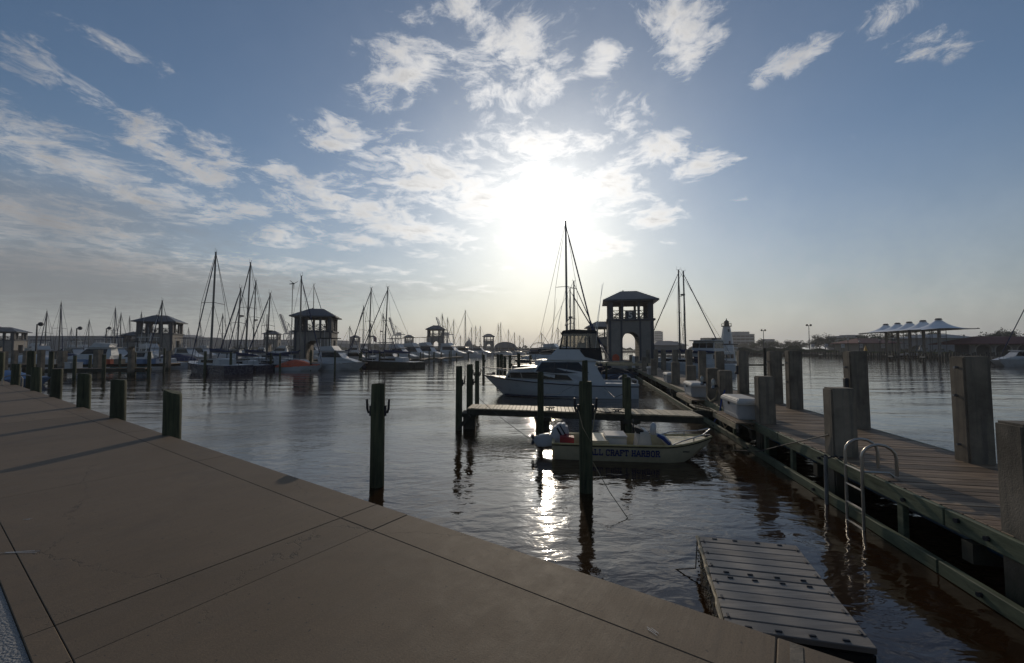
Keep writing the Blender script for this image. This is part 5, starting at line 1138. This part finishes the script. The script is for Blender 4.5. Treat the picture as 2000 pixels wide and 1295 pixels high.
for q_ in pk:
    c = q_-Vector((104.5, 111, 0)); MB().tube([(c.x, c.y, -.2), (c.x, c.y, 6.6)], .33, 8).build('column', 'stucco', t)
    mb = MB()
    for dx, dy in ((-1, -1), (1, -1), (1, 1), (-1, 1)): mb.tube([(c.x+dx*1.0, c.y+dy*.7, 0), (c.x+dx*1.0, c.y+dy*.7, 6.2)], .06, 4)
    mb.tube([(c.x-1, c.y-.7, 5.2), (c.x+1, c.y-.7, 5.2)], .06, 4).tube([(c.x-1, c.y-.7, 4.5), (c.x+1, c.y-.7, 4.5)], .06, 4); mb.build('mast_frame', 'trim_dark', t)
    MB().tube([(c.x, c.y, 8.6), (c.x, c.y, 8.95)], [.75, .5], 10).build('peak_cap', 'trim_dark', t)
# ============================================================ LAMPS, SIGNS, RIGHT PIER
def lamp_pole(px, top, D, label, heads=2, base=1.1):
    z = 2.64+(681-top)/800*D-base; t = thing('lamp_pole', label, 'lamp post', (*W0(px, D), base)); MB().tube([(0, 0, 0), (0, 0, z)], [.14, .09], 6).build('pole', 'dark_metal', t)
    for s_ in ((-1, 1) if heads == 2 else (1,)):
        MB().tube([(0, 0, z-.2), (s_*.5, 0, z+.05)], .05, 4).build('arm', 'dark_metal', t); MB().ball((s_*.62, 0, z), .36, 8, 5).build('lamp_head', 'dark_metal', t)
lamp_pole(1491.5, 645, 145, 'tall pole with two round floodlights, left one on the right bank'); lamp_pole(1580.5, 635, 135, 'tall pole with two round floodlights, right one on the right bank')
for px, top, D, lb in ((71, 633, 70, 'tall single lamp pole at the far left of the marina'), (149, 641, 80, 'single lamp pole above the left marina boats'), (207, 641, 90, 'lamp pole just left of the small left tower')): lamp_pole(px, top, D, lb, 1, .5)
def globe(px, top, D, label):
    z = 2.64+(681-top)/800*D-1.1; t = thing('globe_lamp', label, 'lamp post', (*W0(px, D), 1.1), 0, 'short globe lamp posts on the right bank')
    MB().tube([(0, 0, 0), (0, 0, .5), (0, 0, .6), (0, 0, z-.2)], [.2, .18, .08, .07], 6).build('pole', 'dark_metal', t); MB().ball((0, 0, z), .24, 8, 5).build('globe', 'lamp_glass', t, smooth=True)
for px, top, lb in ((1656, 663, 'among the trees'), (1678, 667, 'by the red roof left end'), (1718, 664, 'left of the canopy columns'), (1748, 660, 'behind the second canopy column'), (1883, 655, 'right of the canopy, the brightest')): globe(px, top, 118, 'globe lamp post '+lb)
def sign(px, D, label, top=672):
    z = 2.64+(681-top)/800*D-1.1; t = thing('notice_sign', label, 'sign', (*W0(px, D), 1.1), 0, 'white notice boards along the right bank')
    MB().box((0, 0, z-.6), (1.15, .08, 1.25)).build('board', 'white_paint', t); MB().box((0, -.05, z-.3), (.8, .02, .12)).box((0, -.05, z-.6), (.9, .02, .1)).build('print', 'letter_grey', t)
    MB().tube([(-.35, .08, 0), (-.35, .08, z-.6)], .05, 4).build('post', 'dark_metal', t); MB().tube([(.35, .08, 0), (.35, .08, z-.6)], .05, 4).build('post', 'dark_metal', t)
for i, (px, D) in enumerate(((1587, 150), (1613.5, 146), (1646, 136), (1681, 130), (1725, 122), (1772, 116), (1835, 108), (1908, 101))):
    sign(px, D, 'white notice board on two posts, %s along the right bank' % ['leftmost', 'second from the left', 'third from the left', 'fourth, near the red roof', 'fifth, left of the canopy columns', 'sixth, under the canopy', 'seventh, under the tallest peak', 'rightmost'][i], 672 if px < 1900 else 673)
rp = thing('right_pier', 'long dark timber pier with stub fingers in front of the grassy right bank', 'pier')
pts = [(1455, 186), (1600, 140), (1720, 117), (1860, 97), (2020, 84)]
for (a, Da), (b, Db) in zip(pts, pts[1:]):
    A_, B_ = Vector((*W0(a, Da), .75)), Vector((*W0(b, Db), .75)); beam_between(A_, B_, 1.8, .12, 'dark_beam', 'deck', rp); beam_between(A_-Vector((0, .95, .15)), B_-Vector((0, .95, .15)), .08, .35, 'dark_beam', 'fascia', rp)
random.seed(11)
RP = []
for (a, Da), (b, Db) in zip(pts, pts[1:]):
    n = int((b-a)/5.2)
    for k in range(n):
        px = a+(b-a)*(k+random.random()*.6)/n; D_ = Da+(Db-Da)*(px-a)/(b-a)-random.choice((.9, .9, -.9, 5, 9)); RP.append((px, D_))
sm = [MB().tube([(0, 0, -.5), (0, 0, 1)], [.19, .17], 8).mesh('shaft', 'dark_beam') for _ in range(1)]
WD = 'first second third fourth fifth sixth seventh eighth ninth tenth eleventh twelfth thirteenth fourteenth fifteenth sixteenth seventeenth eighteenth'.split()
SEG = [(1520, 'left of the left lamp pole and its surroundings'), (1560, 'between the two tall lamp poles'), (1600, 'below the first notice board'), (1640, 'below the second notice board'), (1680, 'below the third notice board'), (1720, 'below the red roof'), (1760, 'below the left canopy columns'), (1800, 'below the middle canopy columns'), (1845, 'below the tallest canopy peak'), (1890, 'just right of the canopy'), (1940, 'below the last notice board'), (9999, 'below the arched pavilion')]
seen = {}
for i, (px, D_) in enumerate(sorted(RP)):
    sg_ = next(s_ for l_, s_ in SEG if px < l_); seen[sg_] = seen.get(sg_, -1)+1; LB = 'small dark pier pile '+sg_.replace(' and its surroundings', '')+', '+WD[seen[sg_]]+' from the left there'
    o = link('pier_pile', sm[0], None, Vector((*W0(px, D_), 0))); o.scale = (1, 1, random.uniform(1.3, 2.1)); tag(o, LB, 'pile', 'piles of the right bank pier')
for a, D0, D1 in ((1602, 138, 118), (1690, 122, 104), (1738, 113, 92), (1800, 106, 84), (1905, 92, 74)):
    beam_between(Vector((*W0(a, D0), .75)), Vector((*W0(a, D1), .75)), .9, .12, 'dark_beam', 'finger', rp)
# ladder frame pile beyond the right posts
t = thing('channel_pile', 'dark pile with a braced ladder and cross beam beyond the tall right posts', 'pile', (*W0(1493, 40), 0))
MB().tube([(0, 0, -.6), (0, 0, 2.7)], .14, 8).build('shaft', 'dark_beam', t)
MB().box((0, 0, 1.05), (3.6, .25, .14)).build('cross_beam', 'dark_beam', t)
mb = MB()
for k in range(4): mb.tube([(.1, -.1, .1+k*.3), (.55, -.1, .35+k*.3)], .03, 4)
mb.tube([(.55, -.1, 0), (.55, -.1, 1.1)], .03, 4); mb.build('brace', 'dark_metal', t)
# small objects and parked vans hints on the right bank: benches, bins
for px, D_, lb in ((1690, 121, 'yellowish folded beach umbrella on the right bank'), (1797, 113, 'pale folded umbrella under the canopy')):
    t = thing('folded_umbrella', lb, 'umbrella', (*W0(px, D_), 1.1)); MB().tube([(0, 0, 0), (0, 0, 2.6)], .05, 4).build('pole', 'dark_metal', t); MB().tube([(0, 0, .9), (0, 0, 2.5)], [.45, .05], 8).build('canopy', 'yellow' if px < 1700 else 'white_paint', t)
for px, D_, lb in ((1776, 110, 'white upturned dinghy on the right pier'), (1758, 112, 'second white dinghy on the right pier')):
    t = motorboat(Vector((*W0(px, D_), .6)), .1, 4.2, lb, group='small boats by the right pier', cover='white_paint')
# ============================================================ BOATS ACROSS THE BASIN
def px2(px, D): return Vector(((px-1000)/800*D, D, 0))
def sail_at(pxm, top, D, L, face, label, **kw):
    """face: direction of the bow, radians in the ground plane; the mast stands at photo column pxm"""
    H = 2.64+(681-top)/800*D; mx = kw.get('mx', .56); m_ = px2(pxm, D); p = m_-Vector((math.cos(face), math.sin(face), 0))*L*mx
    return sailboat(p, face, L, H, label, **kw)
PI = math.pi
sail_at(412, 492, 46, 11.5, PI-.55, 'navy hulled sailboat with the tallest left mast and a thick furled jib', hullm='navy_paint', lean=.04, mast_r=.13, furlr=.055, radar=0, sr=.035)
sail_at(480, 512, 54, 11, PI-.5, 'sailboat with the second tallest left mast, just right of the navy one', hullm='navy_paint', lean=.045, mast_r=.12, furlr=.055, sr=.03, mast2=7)
sail_at(463, 562, 50, 9, PI-.4, 'sailboat with a radar dome halfway up its shorter mast', hullm='navy_paint', lean=.04, radar=.62, mast_r=.1, sr=.025, furlr=.07)
sail_at(494, 548, 62, 10, PI-.5, 'sailboat with a radar dome behind the second tallest mast', lean=.03, radar=.5, mast_r=.1, sr=.025)
sail_at(521, 572, 52, 9, PI-.35, 'dark hulled sailboat with a wind generator spinning above its mast', hullm='navy_paint', lean=.04, radar=.45, wind=10.6, mast_r=.1, sr=.025)
sail_at(586, 538, 52, 10, -.5, 'sailboat whose mast stands before the left side of the large tower', hullm='white_gelcoat', mast_r=.11, furlr=.055, sr=.028, back=False)
sail_at(611, 554, 80, 10, .4, 'sailboat whose masthead rises behind the large tower roof', sr=.03)
sail_at(720, 562, 60, 10, PI-.4, 'sailboat with the left one of two tall middle masts and dark cover', hullm='navy_paint', lean=.03, mast_r=.11, furlr=.055, sr=.03, radar=.33)
sail_at(709, 597, 78, 9, PI-.5, 'smaller sailboat just left of the two tall middle masts', sr=.03)
sail_at(751, 560, 58, 10.5, PI-.35, 'sailboat with the right one of two tall middle masts', hullm='dark_beam', lean=.04, mast_r=.11, furlr=.055, sr=.03)
sail_at(748, 613, 80, 9, -.4, 'sailboat with a short mast right behind the right middle mast', radar=.6, sr=.03)
sail_at(863.5, 613, 120, 10, -.5, 'sailboat close to the right side of the middle sized tower', sr=.05, mast_r=.13)
sail_at(874, 620, 140, 10, -.5, 'sailboat second to the right of the middle sized tower', sr=.05, mast_r=.13)
sail_at(886, 624, 150, 10, PI-.3, 'sailboat with a leaning forestay third to the right of the middle tower', sr=.05, mast_r=.14)
sail_at(908.5, 606, 130, 12, PI-.2, 'lone tall mast sailboat between the middle tower and the small arch tower', sr=.05, mast_r=.16)
for i, (px, tp) in enumerate(((921, 639), (929, 636), (938, 637), (973, 632), (978, 630), (993, 643), (1005, 649), (1015, 655), (899, 655), (833, 660), (1022, 660), (1058, 650), (845, 652), (683, 637), (724, 632), (1090, 640), (1103, 650), (1143, 655))):
    w_ = ['first', 'second', 'third', 'fourth', 'fifth', 'sixth', 'seventh', 'eighth', 'ninth', 'tenth', 'eleventh', 'twelfth', 'thirteenth', 'fourteenth', 'fifteenth', 'sixteenth', 'seventeenth', 'eighteenth'][sorted(range(18), key=lambda j: (921, 929, 938, 973, 978, 993, 1005, 1015, 899, 833, 1022, 1058, 845, 683, 724, 1090, 1103, 1143)[j]).index(i)]
    D_ = 170+(i*37) % 70 if px > 780 and px < 1050 else 110
    sail_at(px, tp, D_, 10, (-.5 if i % 2 else PI-.4), 'far hazy sailboat, %s from the left among the distant masts' % w_, sr=.05, mast_r=.16 if D_ > 150 else .12)
LEFTM = [(88, 608, 78), (115.5, 591, 76), (173.5, 625, 100), (223.5, 601, 84), (235.5, 612, 88), (273.5, 610, 96), (313, 587, 58), (352, 629, 110), (435, 613, 92), (252, 618, 120), (139, 640, 130), (390, 632, 140), (220, 640, 130), (367, 640, 150), (318, 640, 90)]
for i, (px, tp, D_) in enumerate(LEFTM):
    w_ = ['first', 'second', 'third', 'fourth', 'fifth', 'sixth', 'seventh', 'eighth', 'ninth', 'tenth', 'eleventh', 'twelfth', 'thirteenth', 'fourteenth', 'fifteenth'][sorted(range(15), key=lambda j: LEFTM[j][0]).index(i)]
    sail_at(px, tp, D_, 9.5, (PI-.5 if px < 100 else -.6 if i % 2 else PI-.5), 'sailboat in the left marina, %s mast from the left photo edge' % w_, hullm=['white_gelcoat', 'navy_paint', 'pale_blue'][i % 3], lean=.03 if px < 100 else -.03 if i % 3 else .02, sr=.035, mast_r=.11, cover=random.choice(['blue_canvas', 'black_canvas', 'tan_canvas']))
# sailboats behind the cruiser
sail_at(1107.5, 428, 37, 11.5, -1.12, 'sailboat with the tallest mast of all rising behind the cruiser', hullm='navy_paint', lean=.008, mast_r=.12, furlr=.055, sr=.025, cover='black_canvas', furl=True)
sail_at(1121.5, 548, 52, 10, -.4, 'sailboat with a radar dome on the mast right of the tallest mast', mast_r=.12, sr=.03, radar=.55)
sail_at(1114, 563, 44, 11, .12, 'sailboat with a long black boom cover whose mast stands just right of the tallest', mast_r=.1, sr=.014, back=False, cover='black_canvas', hullm='navy_paint')
sail_at(1327.5, 526, 50, 11, PI-.6, 'left one of the two close tall masts right of the numbered tower', mast_r=.12, furlr=.055, sr=.028, radar=.72)
sail_at(1339, 528, 52, 11, -.3, 'right one of the two close tall masts right of the numbered tower', mast_r=.12, furlr=.055, sr=.028, lean=.01)
sail_at(2026, 560, 60, 11, PI-.2, 'sailboat at the right edge of the photo showing its slanting forestay', mast_r=.12, furlr=.055, sr=.03, cover='blue_canvas')
# motor boats
def mb_at(px, D, rz, L, label, **kw): return motorboat(px2(px, D)-Vector((math.cos(rz), math.sin(rz), 0))*L/2, rz, L, label, **kw)
mb_at(661, 52, -.18, 7.6, 'white cabin cruiser with a dark hardtop beside the large tower', fly=True, top='black_canvas')
mb_at(590, 50, -.1, 5.6, 'open white boat under an orange red cover beside the piles', cover='orange', )
mb_at(765, 66, -.35, 7, 'white motor boat with an orange trim below the middle masts', top='blue_canvas')
mb_at(785, 82, -.4, 9, 'white cabin cruiser left of the middle tower, rear one', fly=True, top='black_canvas')
mb_at(812, 92, -.45, 9.5, 'flybridge cruiser with a canvas top just left of the middle tower', fly=True, top='tan_canvas', cab=1.1)
mb_at(840, 104, -.45, 10, 'flybridge cruiser directly before the middle tower', fly=True, top='tan_canvas', cab=1.15)
mb_at(883, 118, -.4, 11, 'low white motor yacht right of the middle tower', fly=True)
mb_at(910, 135, -.3, 10, 'small white motor boat before the lone tall mast')
mb_at(938, 150, -.3, 10, 'distant white motor boat left of the small arch tower')
mb_at(535, 56, -.3, 6, 'dark motor boat with bright outboard right of the navy sailboats', hullm='navy_paint')
mb_at(700, 70, -.2, 6.5, 'small grey motor boat between the hardtop cruiser and the middle masts')
mb_at(1216, 46, -.3, 4.0, 'dark runabout under a tan canvas by the foot of the numbered tower', hullm='navy_paint', cover='tan_canvas')
mb_at(1212, 39, -.2, 3.6, 'low open boat on the lift right of the cruiser flybridge', hullm='pale_blue', cover='black_canvas')
mb_at(1060, 60, PI-.3, 9, 'dark hulled boat low behind the cruiser bow', hullm='navy_paint', outrigger=True)
mb_at(1090, 70, -.4, 9, 'white motor boat behind the cruiser bridge', fly=True)
mb_at(1985, 62, PI-.1, 7.5, 'pale boat at the right edge beneath the red pavilion')
mb_at(36, 30, .1, 4.6, 'pale blue open dinghy turned over on the near left finger pier', hullm='pale_blue', cover='pale_blue')
LM = [(48, 60, 8, 'white_gelcoat', 'white_paint', 'white shrink wrapped boat at the far left'), (88, 72, 8, 'white_gelcoat', None, 'white sport boat under the left lamp pole'), (118, 66, 8, 'navy_paint', 'blue_canvas', 'dark covered boat below the second left mast'), (150, 78, 9, 'white_gelcoat', None, 'white cabin boat below the single lamp pole'),
      (183, 62, 9, 'white_gelcoat', None, 'white flybridge boat left of the shrimp boat masts'), (232, 74, 9, 'white_gelcoat', None, 'white fishing boat below the paired left masts'), (262, 60, 7, 'teal', None, 'green fishing boat with tall booms'), (300, 72, 9, 'white_gelcoat', None, 'white motor boat before the left square tower'),
      (330, 64, 8, 'white_gelcoat', 'blue_canvas', 'covered boat at the foot of the left square tower'), (370, 78, 9, 'white_gelcoat', None, 'white boat behind the navy bow'), (20, 75, 8, 'navy_paint', 'tan_canvas', 'tan covered boat before the cut off left tower'), (400, 90, 9, 'white_gelcoat', None, 'white boat behind the tallest left mast'), (445, 84, 8, 'white_gelcoat', None, 'white boat between the two tallest left masts'),
      (210, 92, 9, 'white_gelcoat', None, 'white boat far behind the left marina piles'), (130, 98, 9, 'white_gelcoat', None, 'white boat far behind the lamp pole'), (70, 95, 9, 'white_gelcoat', None, 'white boat far behind the shrink wrapped one')]
for i, (px, D_, L_, hm, cv, lb) in enumerate(LM):
    mb_at(px, D_, -.35 if i % 2 else PI+.3, L_, lb, hullm=hm, cover=cv, fly=i % 3 == 1, top=[None, 'blue_canvas', 'black_canvas', 'white_paint'][i % 4] if not cv else None, outrigger=(i == 6), group='motor boats in the left marina')
# rows of further boats behind, to fill the marina
random.seed(33); k = 0; num = ['%s' % w for w in 'first second third fourth fifth sixth seventh eighth ninth tenth eleventh twelfth thirteenth fourteenth fifteenth sixteenth seventeenth eighteenth nineteenth twentieth'.split()]
for px in range(20, 760, 37):
    if k >= 20: break
    mb_at(px+random.uniform(-6, 6), random.uniform(115, 165), random.choice((-.3, PI+.3)), random.uniform(8, 11), 'tiny hazy motor boat in the back row, %s from the left' % num[k], fly=random.random() < .6, top=random.choice([None, 'white_paint', 'black_canvas']), group='back row of hazy motor boats'); k += 1
# ============================================================ LEFT PIERS AND PILES
def pier(label, A, B, w_=1.5, z=.75, fingers=(), mt='dark_beam', topm='plank_wood'):
    t = thing('timber_pier', label, 'pier'); A = Vector((A[0], A[1], z-.06)); B = Vector((B[0], B[1], z-.06))
    beam_between(A, B, w_, .1, topm, 'deck', t); n_ = (B-A).normalized().cross(Vector((0, 0, 1)))
    for s_ in (-1, 1): beam_between(A+n_*s_*(w_/2+.04)-Vector((0, 0, .16)), B+n_*s_*(w_/2+.04)-Vector((0, 0, .16)), .07, .36, mt, 'fascia', t)
    for p, q_ in fingers:
        P_, Q_ = Vector((p[0], p[1], z-.08)), Vector((q_[0], q_[1], z-.08)); beam_between(P_, Q_, .8, .1, topm, 'finger', t); beam_between(P_-Vector((0, .42, .14)), Q_-Vector((0, .42, .14)), .06, .3, mt, 'finger_beam', t)
    return t
pier('near left timber finger pier behind the walkway piles', W0(100, 39), W0(292, 41), 1.0)
pier('second left timber pier carrying white boxes behind the near finger pier', W0(-40, 50), W0(345, 54), 2.0)
pier('long dark timber pier behind the row of moored sailboats', W0(345, 62), W0(560, 66), 1.8)
pier('timber pier behind the cruisers below the middle towers', W0(560, 68), W0(960, 175), 2.0)
pier('short far timber pier before the barrel roofed hall', W0(970, 120), W0(1165, 95), 2.0)
pier('timber pier under the boats beyond the cruiser bow', W0(1000, 52), W0(1180, 58), 1.6, fingers=((W0(1030, 53), W0(1022, 44)),))
random.seed(77)
PL = [(82, 44, 684, .22), (102, 36, 686, .17), (124, 50, 685, .3), (148, 38, 694, .13), (178, 48, 693, .15), (193, 47, 683, .3), (205, 37, 692, .14), (236, 50, 691, .13), (258, 40, 684, .2), (264, 41, 688, .16), (293, 40, 687, .15), (322, 46, 680, .1), (330, 52, 685, .2), (402, 43, 686, .13), (452, 43.5, 687, .13),
      (530, 50, 690, .13), (548, 49, 690, .12), (608, 49.5, 684, .12), (655, 50, 685, .12), (664, 55, 686, .13), (706, 53, 686, .14), (716, 60, 688, .12), (742, 57, 687, .13), (748, 62, 688, .14), (778, 66, 689, .13), (799, 72, 687, .14), (822, 78, 688, .14), (848, 82, 687, .14), (862, 90, 688, .14), (892, 100, 688, .15), (915, 110, 688, .15), (942, 120, 688, .15), (30, 46, 684, .2), (8, 42, 686, .25), (52, 52, 685, .2), (112, 56, 686, .2)]
for i, (px, D_, tp, r_) in enumerate(sorted(PL)):
    h = 2.64-(tp-681)/800*D_; seg = 'before the left marina' if px < 340 else 'by the moored sailboats' if px < 560 else 'below the large tower and cruiser' if px < 720 else 'below the middle masts and towers'
    grp = [q_ for q_ in sorted(PL) if ('before the left marina' if q_[0] < 340 else 'by the moored sailboats' if q_[0] < 560 else 'below the large tower and cruiser' if q_[0] < 720 else 'below the middle masts and towers') == seg]; j = grp.index((px, D_, tp, r_))
    if r_ >= .2: o = MB().box((0, 0, h/2-.3), (r_*2, r_*2, h+.6)).build('mooring_pile', 'post_concrete', None, bevel=.02, loc=px2(px, D_))
    else: o = MB().tube([(0, 0, -.6), (0, 0, h)], [r_*1.05, r_*.95], 8).build('mooring_pile', 'pile_wood', None, loc=px2(px, D_), smooth=True)
    tag(o, ('grey square post ' if r_ >= .2 else 'dark round pile ')+seg+', number %s from the left' % ['one', 'two', 'three', 'four', 'five', 'six', 'seven', 'eight', 'nine', 'ten', 'eleven', 'twelve', 'thirteen', 'fourteen', 'fifteen', 'sixteen', 'seventeen', 'eighteen'][j], 'pile', 'piles across the basin')
pier('low timber pier before the boats of the middle masts', W0(672, 60), W0(770, 66), 1.2, fingers=((W0(716, 63), W0(712, 55)), (W0(760, 66), W0(750, 57))))
pier('low timber pier before the cruisers left of the middle tower', W0(775, 74), W0(900, 100), 1.4, fingers=((W0(800, 78), W0(792, 67)), (W0(835, 85), W0(824, 74)), (W0(868, 92), W0(858, 80))))
random.seed(4)
XP = sorted([(random.uniform(572, 905)) for _ in range(16)])
for j, px in enumerate(XP):
    D_ = 56+max(0, px-700)*.16+random.uniform(0, 5); h = random.uniform(1.9, 2.35); r_ = random.uniform(.11, .16)
    o = MB().tube([(0, 0, -.6), (random.uniform(-.05, .05), 0, h)], [r_*1.05, r_*.92], 8).build('mooring_pile', 'pile_wood', None, loc=px2(px, D_), smooth=True)
    tag(o, 'slim dark pile in the loose row before the moored cruisers, number %s from the left' % ['one', 'two', 'three', 'four', 'five', 'six', 'seven', 'eight', 'nine', 'ten', 'eleven', 'twelve', 'thirteen', 'fourteen', 'fifteen', 'sixteen'][j], 'pile', 'piles across the basin')
# dock boxes and kit on the left piers
for i, (px, D_, w_, mt) in enumerate(((162, 50.5, 1.6, 'pale_blue'), (185, 51, 1.0, 'pale_blue'), (272, 52, 1.6, 'pale_blue'), (300, 52.5, 1.2, 'pale_blue'), (140, 39.4, .55, 'white_paint'), (153, 39.6, .5, 'white_paint'), (100, 50, .8, 'white_paint'), (235, 51, .9, 'tan_canvas'), (215, 51, .7, 'orange'))):
    t = thing('dock_box', 'small box on the left piers, %s from the left' % ['first', 'fourth', 'fifth', 'sixth', 'second', 'third', 'seventh', 'eighth', 'ninth'][sorted(range(9), key=lambda j: (162, 185, 272, 300, 140, 153, 100, 235, 215)[j]).index(i)], 'storage box', (*W0(px, D_), .72), .05, 'boxes on the left piers')
    MB().box((0, 0, .28), (w_, .6, .55)).build('body', mt, t, bevel=.03); MB().box((0, 0, .59), (w_+.06, .66, .07)).build('lid', mt, t, bevel=.02)
# flag
D_ = 56; t = thing('flag', 'red and white striped flag on a slanted staff by the middle masts', 'flag', px2(728, D_))
MB().tube([(0, 0, .9), (.12, 0, 4.55)], .025, 5).build('staff', 'aluminium', t)
for k in range(6):
    vs = []
    for j in range(7): vs += [(.13+.42*j/6, .05*math.sin(j), 4.42-k*.13-.28*(j/6)**1.3), (.13+.42*j/6, .05*math.sin(j), 4.29-k*.13-.28*(j/6)**1.3)]
    MB().add(vs, [(2*j, 2*j+1, 2*j+3, 2*j+2) for j in range(6)]).build('stripe', 'red' if k % 2 == 0 else 'white_paint', t)
# ============================================================ TRAWLER
def trawler():
    L, B = 10.2, 3.5; fc = PI+.75; c = px2(1388, 51); st = c-Vector((math.cos(fc), math.sin(fc), 0))*L*.5
    t = thing('trawler_yacht', 'blue and white trawler yacht with a tall wheelhouse behind the tall right posts', 'motor boat', st, fc)
    hull_mb(L, B, 1.75, 1.05, rake=.9, transom=.95, fine=2.6, keel=-.4, mats=2).build('hull', ['navy_paint', 'white_paint'], t, smooth=True)
    bw = lambda x, z: B*.44*(1-.8*max(0, x/L-.6))-.06*max(0, z-1)
    prof([(1.2, 1.0), (8.4, 1.3), (8.0, 2.15), (1.2, 2.25)], bw).build('main_cabin', 'white_paint', t, bevel=.03)
    for x0 in (1.8, 3.1, 4.4, 5.7, 6.8): prof([(x0, 1.45), (x0+.85, 1.45), (x0+.85, 1.95), (x0, 1.95)], lambda x, z: bw(x, z)+.015).build('cabin_window', 'dark_window', t)
    bp = lambda x, z: 1.35-.08*max(0, z-2)
    prof([(4.3, 2.2), (7.7, 2.15), (7.3, 3.55), (4.3, 3.55)], bp).build('wheelhouse', 'white_paint', t, bevel=.03)
    for x0, x1 in ((4.5, 5.2), (5.3, 6.2), (6.3, 7.2)): prof([(x0, 2.7), (x1+.12*(x1 > 7), 2.7), (x1, 3.35), (x0, 3.35)], lambda x, z: bp(x, z)+.015).build('wheelhouse_window', 'dark_window', t)
    for y_ in (-.85, 0, .85): MB().box((7.52, y_, 3.02), (.05, .75, .6)).build('windscreen', 'dark_window', t).rotation_euler = (0, 0, 0)
    MB().box((5.8, 0, 3.62), (3.9, 3.1, .12)).build('wheelhouse_roof', 'white_paint', t, bevel=.03)
    MB().box((2.2, 0, 3.2), (3.8, 3.1, .12)).build('aft_hardtop', 'black_canvas', t, bevel=.02)
    for x in (.5, 3.9):
        for s_ in (-1, 1): MB().box((x, s_*1.35, 2.7), (.08, .08, .95)).build('hardtop_post', 'white_paint', t)
    for s_ in (-1, 1): MB().tube([(.4, s_*1.55, 2.0), (.4, s_*1.55, 2.75), (4.1, s_*1.5, 2.8)], .03, 5).build('deck_rail', 'aluminium', t)
    MB().box((5.0, .3, 3.8), (.35, .35, .3)).build('radar', 'dark_metal', t, bevel=.05)
    for s_ in (-1, 1): MB().tube([(8.0, s_*.95, 2.1), (9.0, s_*.6, 2.3), (10.1, 0, 2.45)], .025, 5).tube([(9.0, s_*.6, 1.5), (9.0, s_*.6, 2.3)], .02, 4).build('bow_rail', 'aluminium', t)
trawler()
# ============================================================ BOAT LIFT FRAME BY THE TOWER
t = thing('boat_lift', 'low timber boat lift frame with crossed braces right of the cruiser bridge', 'boat lift', px2(1212, 38))
for sx_ in (-1.8, 1.8):
    for sy in (-2, 2): MB().tube([(sx_, sy, -.5), (sx_, sy, 1.35)], .1, 8).build('lift_post', 'pile_wood', t)
mb = MB()
for sy in (-2, 2): MB().box((0, sy, 1.25), (4.2, .16, .2)).build('lift_beam', 'pier_wood', t)
for a, b in (((-1.8, -2.05, 1.1), (1.8, -2.05, .1)), ((1.8, -2.05, 1.1), (-1.8, -2.05, .1))): MB().tube([a, b], .035, 5).build('brace', 'dark_metal', t)

# ============================================================ HAZE
hb = MB().box((0, 0, 0), (2, 2, 2)).mesh('haze', 'water'); hb.materials.clear()
hm = bpy.data.materials.new('haze_air'); hm.use_nodes = True; ht = NT(hm.node_tree)
pv = ht.n('ShaderNodeVolumePrincipled', {'Color': (.96, .97, 1, 1), 'Density': .00036, 'Anisotropy': .4})
om = ht.n('ShaderNodeOutputMaterial'); hm.node_tree.links.new(pv.outputs[0], om.inputs[1]); hb.materials.append(hm)
ho = link('haze', hb, None, (0, 640, 22)); ho.scale = (1950, 730, 24.5); kind(ho, 'stuff')
